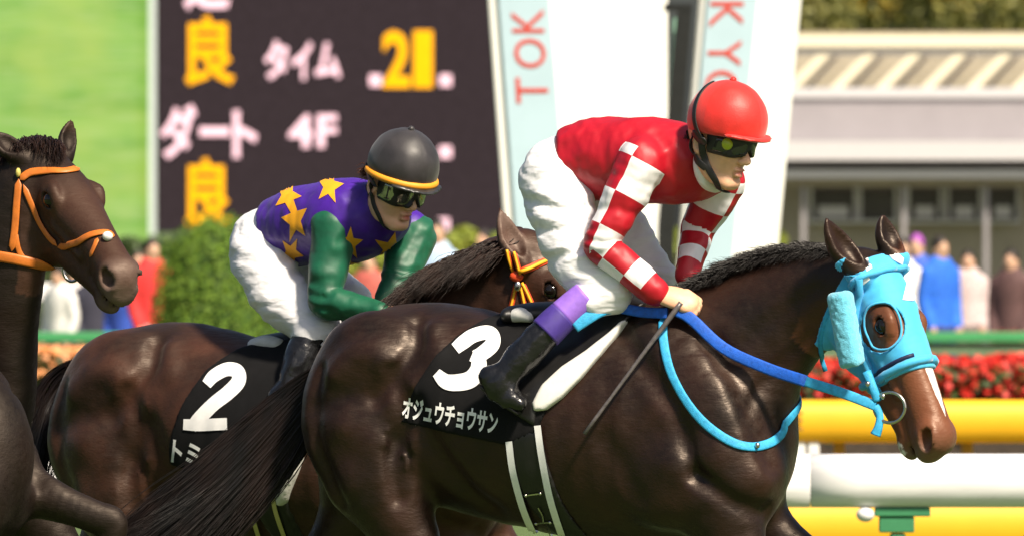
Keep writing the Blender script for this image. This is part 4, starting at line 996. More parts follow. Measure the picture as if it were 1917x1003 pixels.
TB = SAD('bridle', 'blue reins and steel bit ring of the leading horse', 'bridle', P3.one(1500, 700, -330))
bc = A3(1652, 755, H3(285, 100, -34)[2]-8)
th = np.linspace(0, 2*np.pi, 41); ring = bc+np.stack([28*np.cos(th), 28*np.sin(th), -14*np.cos(th)-16], 1)
V, Q = tube(ring, 3.4, 8, sub=1, cap=False); TB.px('bit_ring', V, Q, M_STEEL)
HAND3 = A3(1262, 573, -228)
rz = lambda x: float(np.interp(x, [1240, 1290, 1350, 1430, 1530, 1625], [-232, -240, -262, -300, -360, bc[2]-6]))
V, Q = tube([(1262, 578, -236), (1290, 594, rz(1290)), (1350, 648, rz(1350)), (1430, 685, rz(1430)), (1500, 708, rz(1500))], 11, 12, fl=.3, W=(0, 0, 1), sq=.55); TB.px('rein', V, Q, M_BLUE)
V, Q = tube([(1496, 707, rz(1497)), (1560, 727, rz(1560)), (1626, 752, bc[2]-6)], 9.5, 12, fl=.3, W=(0, 0, 1), sq=.55); TB.px('rein_end', V, Q, M_CYAN)
V, Q = tube([(1626, 752, bc[2]-4), (1634, 770, bc[2]-8), (1632, 790, bc[2]-10), (1626, 806, bc[2]-8)], [8, 7, 8, 10], 8, fl=.5); TB.px('keeper', V, Q, M_CYAN)
V, Q = tube([(1610, 690, bc[2]+4), (1622, 720, bc[2]-8), (1630, 744, bc[2]-6)], [9, 8, 8], 8, fl=.5); TB.px('cheek_piece', V, Q, M_CYAN)
for x, y in ((1612, 712), (1640, 735)):
    V, Q = ball((x, y, bc[2]-12), (5, 6, 4), 8, 6); TB.px('buckle', V, Q, M_STEEL)
V, Q = tube([(1246, 584, -226), (1200, 582, -196), (1150, 574, -176), (1118, 582, -186), (1090, 600, -196)], 10, 12, fl=.35, sq=.55); TB.px('rein_loop', V, Q, M_BLUE)
V, Q = tube([(1160, 573, -186), (1125, 578, -198), (1098, 592, -205), (1074, 610, -208)], [8, 12, 13, 11], 12, fl=.4, sq=.55); TB.px('rein_buckle_end', V, Q, M_CYAN)
far = h3.B(1262, 570, 80)
V, Q = tube([(1300, 562, h3.B(1300, 560, 95)[2]), (1400, 650, h3.B(1400, 640, 115)[2]), (1500, 708, -150), (1560, 727, -190), (1626, 750, -225), (1662, 758, -240)], 4, 8, fl=.35); TB.px('rein', V, Q, M_BLUE)

TN = SAD('neck_strap', 'light blue strap hanging round the base of the leading horse neck', 'strap', P3.one(1370, 830, -200))
p = np.array([(1238, 590), (1240, 640), (1256, 700), (1296, 766), (1345, 810), (1392, 829), (1432, 824), (1456, 806), (1462, 788)], float)
q = drape(h3.F, spline(p, 4), -520, 4, 60); zf = q[-1, 2]; q = np.vstack([q, on_surface(h3.F, [(1462, 774, zf+26), (1452, 752, zf+62), (1432, 730, zf+100), (1400, 690, zf+140)], 4, 3)])
V, Q = ribbon(h3.F, q, 8.5, 3, .3, 1); TN.px('strap', V, Q, M_CYAN)
V, Q = ball(drape(h3.F, A3(1404, 830)[None], -520, 10, 60)[0], (5, 6, 4), 8, 6); TN.px('buckle', V, Q, M_STEEL)
TW = SAD('whip', 'thin dark riding whip held against the shoulder of the leading horse', 'whip', P3.one(1100, 800, -260))
w0, w1 = A3(1252, 590, -246), A3(1092, 806, -262)
V, Q = tube([w0+(w0-w1)*.12, w0, w0*.7+w1*.3, w0*.3+w1*.7, w1], [5, 5.2, 4.0, 3.4, 4.2], 8, sub=2); TW.px('shaft', V, Q, M('whip_shaft', (.09, .08, .08), .35, .3, 60))

# ---- second horse, black cloth number 2
P2 = Place(1.35)
yaw2 = 32; t2 = math.tan(R(yaw2)); nz2 = lambda x, w=0: -(x-509)*t2+w
H2 = HeadFrame((1000, 432, nz2(985)-10), 16, 52, .88)
NECK2 = [[742, 800, nz2(742), 182, 112], [802, 700, nz2(802), 150, 88], [868, 610, nz2(868), 114, 68], [930, 540, nz2(930), 93, 58], [978, 500, nz2(975), 72, 50]]
h2 = Horse((509, 737), yaw2, P2, NECK2, H2, STD_LEGS, P2.ground())
ear_ops(h2.F, A3(974, 486, nz2(975)-52), A3(936, 388, nz2(940)-70), 25, A3(.62, .1, -.78))
ear_ops(h2.F, A3(998, 462, nz2(995)+34), A3(962, 424, nz2(960)+70), 20, A3(.6, -.2, .6))
COAT2 = coat('brown_coat', (.016, .0075, .005), (.055, .021, .012), (.05, .02, .012), .47)
T2 = Thing('horse', 'brown racehorse wearing the black number 2 cloth under the purple jockey', 'horse', P2.one(509, P2.ground(), 0), P2, 'racehorses')
zero = lambda V: np.zeros(len(V))
def ear2(V):
    """pale lining inside the near ear"""
    b0, t0_ = A3(974, 486, nz2(975)-52), A3(936, 388, nz2(940)-70); d = t0_-b0; f = ((V-b0)@d)/(d@d); q = V-b0-f[:, None]*d; o = unit(A3(.62, .1, -.78))
    return np.clip((q@o+9)/6, 0, 1)*np.clip((f-.16)/.1, 0, 1)*(f < .94)*(np.linalg.norm(q, axis=1) < 26)
T2.sdf('body', h2.F, (-90, 370, -560), (1330, 1560, 520), 14, COAT2,
       fine=([(85, 420, 7), (420, 900, 10), (900, 1080, 5)], [(395, 600, 6), (600, 1003, 8.5)], [(-420, -230, 6), (-230, 250, 9)]),
       attrs=dict(tan=lambda V: .8*tan_fn(H2, 60, 200)(V), blaze=zero, mealy=ear2))
finish_head(T2, h2)
HAIR2 = hair_mat('brown_mane_hair', (.007, .0035, .0025), (.03, .013, .008))
C2 = [(715, 610, nz2(715)), (760, 560, nz2(760)), (815, 515, nz2(815)), (870, 480, nz2(870)), (930, 455, nz2(930)), (985, 444, nz2(985))]
mane(T2, C2, 4200, 92, (-.75, .16, -.6), HAIR2, 13, nseg=9, wid=16, rad=.95, curl=.11, droop=1.0, amp=.7)
zt = h2.B(640, 690, 0)[2]
TAIL2 = [(165, 690, zt, 18), (128, 704, zt+50, 28), (96, 740, zt+60, 36), (70, 800, zt+50, 42), (50, 900, zt+40, 46), (40, 1010, zt+30, 30)]
T2.sdf('tail', Field().chain([(x, y, z, r*.6, r*.4) for x, y, z, r in TAIL2], 8, (0, 0, 1)), (-20, 640, 200), (210, 1080, 560), 12, TAILM, proj=False)
tail_hair(T2, TAIL2, 500, TAILM, 12)
TC2 = Thing('number_cloth', 'black number cloth with a white 2 on the brown horse', 'saddlecloth', P2.one(420, 760, 0), P2, 'number cloths')
CL2 = [(500, 608), (455, 630), (410, 650), (375, 690), (345, 760), (312, 868), (510, 905), (570, 870), (610, 740), (640, 600)]
TC2.sdf('cloth', h2.wrap([(CL2, -150)], 6), (260, 560, -330), (740, 930, 360), 9, M_CLOTH, fine=([(300, 640, 6)], [(590, 920, 6)], [(-330, 60, 7)]))
fc2 = lambda P: h2.F(P)-6
V, Q = stroke2d([(390, 718), (404, 702), (428, 690), (448, 694), (450, 712), (432, 732), (404, 754), (378, 780), (362, 798)], [20, 24, 25, 26, 27, 27, 26, 26, 22])
V2, Q2 = stroke2d([(347, 792), (376, 793), (410, 791), (430, 790)], [20, 22, 22, 22])
TC2.px('number', *join((drape(fc2, V, -420, 1.6), Q), (drape(fc2, V2, -420, 1.9), Q2)), M_WHITE)
tv, tt = text2d('トミ', .03, (56/6, 40/6)); tp = A3(323, 862)[None]+tv[:, :1]*A3(52, 9)[None]+tv[:, 1:]*A3(5, -42)[None]
TC2.px('lettering', drape(fc2, tp, -420, 1.6), tt, M_WHITE)
TS2 = Thing('saddle', 'small black racing saddle with white cantle under the purple jockey', 'saddle', P2.one(560, 650, 0), P2, 'racing saddles')
FL2 = [(690, 606), (660, 680), (620, 730), (580, 760), (550, 800), (545, 850), (505, 830), (498, 780), (520, 730), (560, 670), (540, 610), (600, 590)]
TS2.sdf('flap', h2.wrap([(FL2, -150)], 12, 6), (450, 560, -330), (790, 880, 360), 9, M_LEATHER)
PD2 = h2.lp([(672, 650), (640, 720), (600, 800), (572, 880), (545, 935), (527, 946), (528, 910), (545, 870), (575, 800), (610, 720), (645, 660)], -150)
def fpad2(P):
    l, y, w = h2.local(P); return -smin(-(h2.F(P)-17), -poly2(np.column_stack([l, y]), PD2), 8)
TS2.sdf('pad', fpad2, (490, 610, -360), (800, 980, 360), 8, M_PAD)
Fq = Field().chain([(478, 645, nz2(478)-56, 13, 18), (500, 641, nz2(500)-60, 15, 22), (524, 645, nz2(524)-66, 13, 18)], 6, h2.W)
TS2.sdf('cantle', Fq, (440, 600, -160), (560, 680, 60), 5, M_PAD)
Fq = Field().chain([(500, 650, nz2(500), 24, 60), (570, 640, nz2(570), 28, 56), (650, 615, nz2(650), 28, 44)], 12, h2.W)
TS2.sdf('seat', Fq, (440, 570, -260), (720, 700, 180), 9, M_LEATHER)
TG2 = Thing('girth', 'black girth with two pale edge stripes under the brown horse', 'girth', P2.one(500, 950, 0), P2, 'girths')
TG2.sdf('band', h2.wrap([([(455, 870), (530, 860), (560, 1130), (500, 1130)], -165)], 5), (400, 820, -330), (760, 1120, 360), 10, M_LEATHER)
M_STRP = M('yellowed_stripe', (.62, .55, .22), .7, .08)
fg2 = lambda P: h2.F(P)-6
for pts in ([(472, 930), (478, 965), (490, 1012)], [(510, 890), (520, 950), (540, 1012)]):
    V, Q = stroke2d(pts, 8); TG2.px('stripe', drape(fg2, V, -420, 1.6), Q, M_STRP)
TB2 = Thing('bridle', 'yellow and red striped bridle straps on the brown horse head', 'bridle', P2.one(980, 520, -300), P2)
M_BRED, M_BYEL = M('red_webbing', (.62, .06, .01), .6, .1, 60), M('yellow_webbing', (.85, .42, .01), .6, .1, 60)
def webbing(T, F, pts, r, z, outer, inner, names=('strap', 'stripe'), off=3):
    q = drape(F, spline(np.array(pts, float), 4), z, off, 300); q = q[q[:, 2] < 250]; V, Q = ribbon(F, q, r, off-1, .3, 1); o = T.px(names[0], V, Q, outer)
    if inner is not None: V, Q = tube(q+A3(0, 0, -r*.45), r*.5, 6, sub=1, fl=.5); T.px(names[1], V, Q, inner, o)
    return o
webbing(TB2, h2.F, [(972, 506), (1000, 496), (1028, 484), (1050, 474)], 7, -600, M_BRED, M_BYEL, ('browband', 'stripe'))
webbing(TB2, h2.F, [(950, 466), (955, 486), (964, 510)], 5, -600, M_BRED, M_BYEL); webbing(TB2, h2.F, [(962, 470), (968, 490), (974, 510)], 5, -600, M_BRED, M_BYEL)
for pts in ([(968, 525), (962, 550), (954, 586)], [(974, 528), (979, 552), (985, 584)], [(978, 526), (990, 550), (1004, 584)]): webbing(TB2, h2.F, pts, 5, -600, M_BRED, M_BYEL, ('cheek_strap', 'stripe'))
kp = drape(h2.F, A3(969, 512)[None], -600, 4, 300)[0]
V, Q = ball(kp, (13, 10, 7), 12, 8); TB2.px('knot', V, Q, M_BRED)
V, Q = ball(kp+A3(2, 18, -2), (7, 10, 5), 10, 8); TB2.px('buckle', V, Q, M_STEEL)
V, Q = ball((1056, 512, H2(120, 0, 0)[2]-6), (13, 19, 16), 14, 10); TB2.px('brow_pad', V, Q, M('red_fleece', (.6, .06, .04), .9))

# ---- third horse, coming in at the left edge with an orange bridle
P1 = Place(.45)
H1 = HeadFrame((105, 275, -130), 58, 37, .93)
yaw1 = 40
LEGS1 = dict(STD_LEGS); LEGS1['fore_near'] = [(x, y, z, r, 0) for x, y, z, r in [(0, 850, -140, 84), (56, 904, -185, 50), (122, 936, -212, 37), (186, 960, -225, 31), (220, 976, -226, 30), (202, 1026, -222, 25), (150, 1080, -215, 24), (126, 1104, -214, 29), (90, 1120, -210, 25), (60, 1100, -205, 30)]]
LEGS1['fore_far'] = [(x, y, z, r, 0) for x, y, z, r in [(-10, 870, -20, 84), (60, 960, -50, 66), (120, 1040, -66, 46), (150, 1110, -70, 40), (140, 1160, -68, 27), (90, 1290, -60, 24), (76, 1330, -58, 30), (90, 1390, -58, 24), (100, 1430, -58, 30)]]
NECK1 = [[-130, 850, 30, 175, 118], [-58, 740, 0, 148, 92], [-30, 620, -40, 122, 76], [-4, 500, -80, 110, 66], [30, 390, -105, 94, 58], [70, 330, -118, 68, 52]]
h1 = Horse((-352, 735), yaw1, P1, NECK1, H1, LEGS1, P1.ground())
ear_ops(h1.F, A3(128, 288, -92), A3(138, 222, -80), 19, A3(.45, .1, -.9))
ear_ops(h1.F, A3(44, 292, -150), A3(-8, 246, -150), 23, A3(.3, -.5, -.9))
COAT1 = coat('dark_brown_coat', (.0034, .0019, .0015), (.008, .0037, .0026), (.075, .031, .018), .55, .01)
T1 = Thing('horse', 'dark brown racehorse with an orange bridle at the left edge', 'horse', P1.one(-330, P1.ground(), 0), P1, 'racehorses')
def mealy1(V):
    a, b, c = H1.inv(V); return np.clip((a-345)/45, 0, 1)*(np.abs(c) < 70)*(b > -30)*(b < 160)*(a < 460)
T1.sdf('body', h1.F, (-1000, 190, -460), (330, 1560, 660), 17, COAT1,
       fine=([(-20, 260, 4.5)], [(215, 620, 4.5), (620, 1003, 9)], [(-320, -60, 5.5)]),
       attrs=dict(tan=lambda V: .5*tan_fn(H1, 30, 160)(V), blaze=zero, mealy=mealy1))
finish_head(T1, h1)
HAIR1 = hair_mat('dark_brown_mane_hair', (.007, .004, .003), (.03, .013, .008))
mane(T1, [(-60, 420, -40), (-20, 330, -80), (20, 275, -110), (60, 258, -120), (100, 262, -125), (122, 276, -125)], 1800, 30, (.35, .1, -.9), HAIR1, 17, wid=18, rad=1.1, curl=.14, droop=1.0)
mane(T1, [(70, 258, -125), (95, 262, -130), (118, 278, -130)], 420, 44, (.34, .40, -.8), HAIR1, 18, 'forelock', wid=9, rad=1.1, curl=.1, droop=.7)
TB1 = Thing('bridle', 'orange leather bridle with steel bit ring on the leftmost horse head', 'bridle', P1.one(110, 450, -200), P1)
M_ORG = M('orange_leather', (.55, .15, .018), .45, .15, 40, .3, 300, .001)
for nm, pts, r in (('browband', [(46, 338), (66, 324), (100, 322), (130, 322), (154, 317)], 7.5), ('cheek_strap', [(44, 336), (40, 380), (36, 430), (30, 470)], 7), ('cheek_strap', [(52, 346), (72, 395), (95, 435), (118, 460)], 5.5),
                   ('noseband', [(118, 462), (150, 456), (182, 440), (212, 436), (222, 446)], 6.5), ('rein', [(112, 500), (80, 494), (45, 486), (0, 478), (-40, 472)], 10), ('chin_strap', [(36, 430), (44, 470), (60, 490), (80, 496)], 5), ('nose_strap', [(196, 446), (190, 462), (182, 480)], 5)):
    webbing(TB1, h1.F, pts, r, -700, M_ORG, None, (nm, ''), 4)
V, Q = ball(drape(h1.F, A3(213, 446)[None], -700, 6, 200)[0], (10, 9, 8), 12, 8); TB1.px('nose_pad', V, Q, M_PAD)
V, Q = ball(drape(h1.F, A3(44, 326)[None], -700, 6, 200)[0], (5, 9, 5), 10, 8); TB1.px('rosette', V, Q, M('yellow_rosette', (.6, .5, .12), .6))
c1 = drape(h1.F, A3(124, 506)[None], -700, 6, 200)[0]; th = np.linspace(0, 2*np.pi, 37)
V, Q = tube(c1+np.stack([17*np.cos(th), 23*np.sin(th), -6*np.cos(th)-4], 1), 3.2, 8, sub=1, cap=False); TB1.px('bit_ring', V, Q, M_STEEL)

# ---------------------------------------------------------------- jockeys
M_SKIN = M('skin', (.76, .43, .27), .5, .08, 30, .25, 500, .0006)
_t = M_SKIN.node_tree; _b = _t.nodes['Principled BSDF']; _l = _b.inputs['Base Color'].links[0].from_socket
_t.links.new(mix(_t, at_in(_t, 'lip'), _l, (.50, .12, .10)), _b.inputs['Base Color'])
def lip_fn(h):
    def f(V):
        a, u, c = h.inv(V); return .85*np.clip(1.6-np.sqrt(((u+47)/9)**2+(c/13)**2)*1.5, 0, 1)*(a > 44)
    return f
bpy.data.materials['skin'].node_tree.nodes['Principled BSDF'].inputs['Subsurface Weight'].default_value = .12
bpy.data.materials['skin'].node_tree.nodes['Principled BSDF'].inputs['Subsurface Radius'].default_value = (.012, .004, .002)
M_LIP = M('lip', (.55, .18, .13), .4, .1)
M_BREECH = M('white_breeches', (.76, .76, .79), .7, .03, 30, .3, 15, .006, stretch=(1, 1, 2.6))
creases(M_BREECH.node_tree, M_BREECH.node_tree.nodes['Principled BSDF'], 7.5, .42, .008, (.8, 1, 2.2))
M_BOOT = M('black_boot', (.008, .008, .009), .22, .3, 30, .6, 60, .004)
M_STRAPB = M('black_strap', (.010, .009, .009), .5, .2)
M_LENS = M('goggle_lens', (.012, .014, .010), .06, .3, 12, spec=.9)
M_MIRROR = M('mirror_lens', (.30, .31, .24), .07, .45, 30, metal=.85)
M_HAIRH = M('dark_hair', (.02, .012, .01), .5, .4, 90)

class Face:
    """head centre, forward f, up u, W towards the far side"""
    def __init__(s, c, yaw, pitch, S=1.0):
        cy, sy, cp, sp = math.cos(R(yaw)), math.sin(R(yaw)), math.cos(R(pitch)), math.sin(R(pitch))
        s.c = np.asarray(c, float); s.S = S; s.f = A3(cp*cy, sp, -cp*sy); s.u = A3(sp*cy, -cp, -sp*sy); s.W = A3(sy, 0, cy)
    def __call__(s, f, u, c=0): return s.c+s.S*(f*s.f+u*s.u+c*s.W)
    def inv(s, P): q = (P-s.c)/s.S; return q@s.f, q@s.u, q@s.W

def face_ops(F, h):
    S = h.S; e = lambda f, u, c, r, k, **kw: F.ell(h(f, u, c), A3(*r)*S, k*S, h.f, h.W, **kw)   # radii forward, up, side
    e(-4, 20, 0, (60, 54, 47), 4)
    e(10, -18, 0, (43, 54, 39), 16)
    e(33, -66, 0, (15, 13, 19), 12)
    e(44, 8, 0, (14, 12, 34), 10)
    for c in (-1, 1):
        F.chain([[*h(-8, -34, c*33), 12*S], [*h(10, -56, c*27), 12*S], [*h(32, -68, c*10), 11*S]], 10*S)
        e(34, -16, c*24, (15, 14, 13), 10)
        e(48, -1, c*17, (10, 8, 11), 6, kind='s')
        e(57, -28, c*7, (7, 5.5, 6), 4)
        e(62, -31, c*4.5, (3, 2, 2.4), 1.5, kind='s')
        e(-10, -6, c*45, (14, 20, 6), 3)
        e(-8, -4, c*50, (8, 12, 5), 2, kind='s')
        F.bump([h(56, -32, c*12), h(49, -46, c*18)], 3.5*S, -1.6*S)
    F.chain([[*h(50, 4), 6*S], [*h(56, -12), 6.5*S], [*h(64, -24), 7.5*S]], 7*S)
    e(51, -43, 0, (7, 4.6, 13), 4); e(49.5, -51.5, 0, (7, 5, 11), 4)
    F.bump([h(55, -47, -12), h(59, -46.6, 0), h(55, -47, 12)], 2.2*S, -4*S)
    F.bump([h(50, -59, -8), h(50, -59, 8)], 4*S, -2.5*S)

def fist(F, wrist, fwd, back, S=1.0, thumb=1):
    """closed hand: palm, four bent fingers of unequal length, thumb from the side of the palm; back = back-of-hand normal"""
    f = unit(fwd); n = unit(np.asarray(back, float)-f*(np.asarray(back, float)@f)); s = np.cross(n, f)*thumb; w = np.asarray(wrist, float)
    P = lambda a, b, c: w+S*(a*f+b*n+c*s)
    F.chain([[*P(-20, 0, 0), 19*S, 15*S], [*P(0, 0, 0), 18*S, 13*S], [*P(24, 1, 1), 23*S, 13*S], [*P(48, 0, 0), 24*S, 12*S]], 8*S, n)
    for i, (o, L) in enumerate(((17, .95), (6, 1.05), (-6, 1.0), (-17, .82))):
        k = P(50-abs(o)*.25, 2, o); a = P(50+22*L, -9, o*.92); b = P(50+16*L, -26*L-4, o*.85); c = P(46, -28*L-2, o*.8)
        F.chain([[*k, 7.2*S], [*a, 6.2*S], [*b, 5.6*S], [*c, 5*S]], 2.2*S, sub=2); F.ell(k, A3(8, 8, 8)*S, 4*S)
    F.chain([[*P(12, -5, 18), 9.5*S], [*P(34, -12, 27), 7.6*S], [*P(54, -20, 20), 6.6*S], [*P(62, -27, 8), 5.4*S]], 5*S, sub=2)

def arm_uv(pts, knots, ref):
    """(row, column, inside) of a checked sleeve running along pts"""
    p = np.asarray(pts, float)
    def f(V):
        best = np.full(len(V), 1e9); u = np.zeros(len(V)); an = np.zeros(len(V)); L = 0
        for i in range(len(p)-1):
            ab = p[i+1]-p[i]; l = np.linalg.norm(ab); T = ab/l; v = V-p[i]; t = v@T
            tc = np.clip(t, -60 if i == 0 else 0, l if i < len(p)-2 else l+40); q = v-tc[:, None]*T; d = (q*q).sum(1); m = d < best
            r = unit(np.asarray(ref, float)-T*(np.asarray(ref, float)@T)); b = np.cross(T, r)
            best[m] = d[m]; u[m] = (L+tc)[m]; an[m] = np.arctan2(q@b, q@r)[m]; L += l
        return u, an
    return f

def checks(name, ca, cb):
    m, t, b = nt(name); u, v, s = at_in(t, 'row'), at_in(t, 'column'), at_in(t, 'sleeve')
    def fl(x):
        n = t.nodes.new('ShaderNodeMath'); n.operation = 'FLOOR'; t.links.new(x, n.inputs[0]); return n.outputs[0]
    def op(o, x, y):
        n = t.nodes.new('ShaderNodeMath'); n.operation = o
        for i, k in enumerate((x, y)):
            if isinstance(k, (int, float)): n.inputs[i].default_value = k
            else: t.links.new(k, n.inputs[i])
        return n.outputs[0]
    par = op('FLOORED_MODULO', op('ADD', fl(u), fl(v)), 2.0)
    white = op('MULTIPLY', op('LESS_THAN', par, .5), op('GREATER_THAN', s, 0.0)); white = op('MULTIPLY', white, op('LESS_THAN', u, 5.0))
    white = op('MULTIPLY', white, op('GREATER_THAN', u, -.35))
    red = mix(t, ramp(t, obj_noise(t, 12, 3), .3, .7), [c*.85 for c in ca], ca)
    t.links.new(mix(t, white, red, cb), b.inputs['Base Color']); b.inputs['Roughness'].default_value = .5
    creases(t, b, 6.5, .55, .008, (1, 1, .7)); return m

def folds(F, lo, hi, sets):
    """cloth folds: sets of (direction vector, wavelength across, length along, height)"""
    def f(P):
        r = 0
        for d, wl, ln, h in sets:
            d = unit(d); a = P@d; rest = P-a[:, None]*d
            n = noise(np.column_stack([a/wl*10, rest[:, 0]/ln*10, rest[:, 1]/ln*10+rest[:, 2]/ln*10]), 10); r = r-h*(1-np.abs(n)*2)
        return r
    F.tex(f, lo, hi)

def helmet(T, h, mat, rim_mat, strap_mat, peak=1.0, tilt=0.0, r=(73, 70, 66), c0=(10, 38)):
    """cap over a shell with peak and top button"""
    S = h.S; cc = h(*c0)
    def f(P):
        a, u, c = h.inv(P); q = np.stack([(a-c0[0]), (u-c0[1]), c], 1); rr = np.array(r, float)
        k0 = np.sqrt(((q/rr)**2).sum(1))+1e-6; k1 = np.sqrt(((q/rr**2)**2).sum(1))+1e-9; d = k0*(k0-1)/k1
        seam = 1.0*np.exp(-(c/2.2)**2)+.8*np.exp(-((a-c0[0])/2.2)**2)
        d = d-seam*(u > c0[1]-5)*.8+.8*noise(P, 17)
        cut = -(u-(14+tilt*(a-c0[0]))); return -smin(-d, -cut, 5)*S
    ft = lambda P: np.concatenate(list(POOL.map(f, np.array_split(P, 8)))) if len(P) > 6000 else f(P)
    lo, hi = cc-95*S, cc+95*S
    o = T.sdf('helmet', ft, lo, hi, 4.2, mat)
    Fp = Field(); u0 = 15+tilt*58
    Fp.chain([[*h(c0[0]+48, u0+2, -40), 18*S, 4*S], [*h(c0[0]+66, u0, -16), 18*S, 4*S], [*h(c0[0]+68, u0-1, 0), 19*S, 4*S], [*h(c0[0]+66, u0, 16), 18*S, 4*S], [*h(c0[0]+48, u0+2, 40), 18*S, 4*S]], 4, h.u)
    T.sdf('peak', Fp, h(c0[0]+65, u0)-75*S, h(c0[0]+65, u0)+75*S, 3.6, mat if rim_mat is None else rim_mat, o)
    V, Q = ball(h(c0[0], c0[1]+r[1]+1), 6*S, 12, 8); T.px('button', V, Q, mat, o)
    th = np.linspace(0, 2*np.pi, 49); ring = np.array([h(c0[0]+(r[0]+.5)*math.cos(a)*.965, 15+tilt*(r[0]*math.cos(a)), (r[2]+.5)*math.sin(a)*.965) for a in th])
    return o, ring

def goggles(T, h, frame_mat, lens_mat, F, wrap=False):
    """padded frame and dark lenses lying on the eyes"""
    def reg(P, du, grow):
        a, u, c = h.inv(P); n = np.abs(c)
        top = 15+grow-np.clip(n-34, 0, 40)*.25; bot = -17-7*wrap-grow+(14+5*wrap)*np.exp(-(c/9)**2)+np.clip(n-34, 0, 40)*.35
        d = np.maximum.reduce([u-top, bot-u, n-(47+grow), 8-a]); return d*h.S
    f1 = lambda P: -smin(-(F(P)-6*h.S), -reg(P, 0, 4), 4)
    def f2(P):
        a, u, c = h.inv(P); base = np.sqrt((a/66)**2+((u)/120)**2+(c/57)**2); base = (base-1)*58*h.S
        return -smin(-base, -reg(P, 0, 0), 5)
    o = T.sdf('goggles', f1, h(25, 0)-75*h.S, h(25, 0)+75*h.S, 3.2, frame_mat)
    T.sdf('lens', f2, h(25, 0)-75*h.S, h(25, 0)+75*h.S, 3.2, lens_mat, o)
    return o


# ---- the rider in red
J3 = Thing('person', 'jockey in red jersey with checked sleeves and red helmet on the leading horse', 'person', P3.one(1080, 600, -30), P3, 'jockeys')
f3 = Face((1344, 266, -215), 39, 10, 1.07)
WT = unit(A3(.70, .16, .69))
SHN, SHF = A3(1200, 306, -196), A3(1346, 342, -66)
ELN, WRN = A3(1120, 456, -205), A3(1228, 548, -222)
ELF, WRF = A3(1306, 432, -40), A3(1284, 520, -96)
def torso3(F, g, k=8):
    F.chain([(1052, 322, -24, 70+g, 82+g), (1110, 300, -48, 72+g, 84+g), (1180, 302, -82, 79+g, 96+g), (1250, 306, -118, 76+g, 100+g), (1296, 306, -142, 60+g, 78+g)], k, WT)
def arms3(F, g, k=16):
    F.chain([[*SHN, 46+g], [*(SHN*.55+ELN*.45), 37+g], [*(SHN*.2+ELN*.8), 33+g], [*ELN, 29+g], [*(ELN*.7+WRN*.3), 28+g], [*(ELN*.3+WRN*.7), 25+g], [*WRN, 21+g]], k, sub=3)
    F.chain([[*SHF, 44+g], [*(SHF*.5+ELF*.5), 36+g], [*ELF, 30+g], [*(ELF*.6+WRF*.4), 28+g], [*WRF, 21+g]], k, sub=3)
def legs3(F, g, k=18, shin=False):
    F.chain([[1042, 345, -62, 66+g], [1068, 455, -118, 54+g], [1104, 514, -156, 47+g], [1148, 542, -176, 36+g]], k)
    F.chain([[1078, 345, 30, 66+g], [1165, 440, 40, 50+g], [1228, 518, 28, 38+g]], k)
    F.ell((1050, 335, -30), (70+g, 72+g, 80+g), k)
    if shin:
        F.chain([[1148, 544, -176, 33+g], [1090, 566, -188, 30+g], [1010, 628, -196, 32+g], [952, 688, -196, 26+g], [940, 705, -196, 27+g]], 10)
        F.chain([[1228, 522, 28, 34+g], [1120, 610, 120, 30+g], [1060, 690, 150, 27+g]], 10)
        F.chain([[930, 712, -194, 25+g, 24+g], [945, 730, -198, 24+g, 24+g], [974, 752, -204, 17+g, 24+g]], 8, (0, 0, 1))
        F.chain([[1046, 706, 152, 25+g], [1066, 730, 150, 22+g], [1094, 746, 148, 16+g]], 8)
Bd = Field(); torso3(Bd, -9); arms3(Bd, -7); legs3(Bd, -8, shin=True)
Bd.chain([[1285, 300, -140, 42], [1322, 292, -178, 36], [*f3(-12, -30), 36]], 14)
fistN = ((WRN, unit(A3(58, 16, -8)), A3(-.1, -.62, -.78)))
fist(Bd, WRN+A3(6, 3, -1), A3(58, 14, -4), A3(-.05, -.6, -.8), 1.0, 1)
fist(Bd, WRF+A3(0, 6, -4), A3(.35, .9, -.2), A3(.7, -.2, .6), .95, 1)
face_ops(Bd, f3)
J3.sdf('body', Bd, (880, 150, -330), (1450, 800, 210), 9, M_SKIN, fine=([(1215, 1310, 3.2), (1310, 1420, 3)], [(235, 350, 3), (520, 610, 3.2)], [(-300, -180, 4)]), attrs=dict(lip=lip_fn(f3)))
# jersey with red and white checked sleeves
Jr = Field(); torso3(Jr, 0); arms3(Jr, 0, 12)
Jr.chain([[1292, 296, -146, 50], [1318, 290, -172, 41]], 14)
folds(Jr, (1040, 200, -330), (1420, 600, 100), [((.75, .65, 0), 55, 170, 3.6), ((.3, .95, .1), 30, 90, 2.2), ((.9, -.3, .2), 24, 80, 1.2)])
Jr.bump([(1130, 260, -140), (1150, 320, -160), (1190, 380, -150)], 16, -4)
Jr.bump([(1222, 250, -190), (1240, 310, -215), (1225, 370, -190)], 14, -4)
Jr.bump([(1260, 260, -200), (1275, 320, -215), (1262, 372, -190)], 18, 4)
for k in range(5):
    a = SHN*(1-.18*k)+ELN*.18*k; Jr.bump([a+A3(-38, -8+4*k, -18), a+A3(0, 6, -46), a+A3(38, 18, -14)], 7, -2.6 if k % 2 else 2.2)
for k in range(4): Jr.bump([ELN+A3(-30, -22+k*12, -12), ELN+A3(8, -12+k*10, -32), ELN+A3(34, -12+k*6, -10)], 5, -3.2 if k % 2 else 2.4)
AX = unit(A3(58, -24, -26)); WAIST = A3(1078, 308, -36)
def fj(P):
    d = Jr(P); cut = -((P-WAIST)@AX+4*noise(P, 30)); m = (P[:, 0] < 1150) & (P[:, 1] < 420); cut = np.where(m, cut, -60)
    nk = 34-np.linalg.norm(P-f3(-14, -38), axis=1); return np.maximum(-smin(-d, -cut, 4), nk)
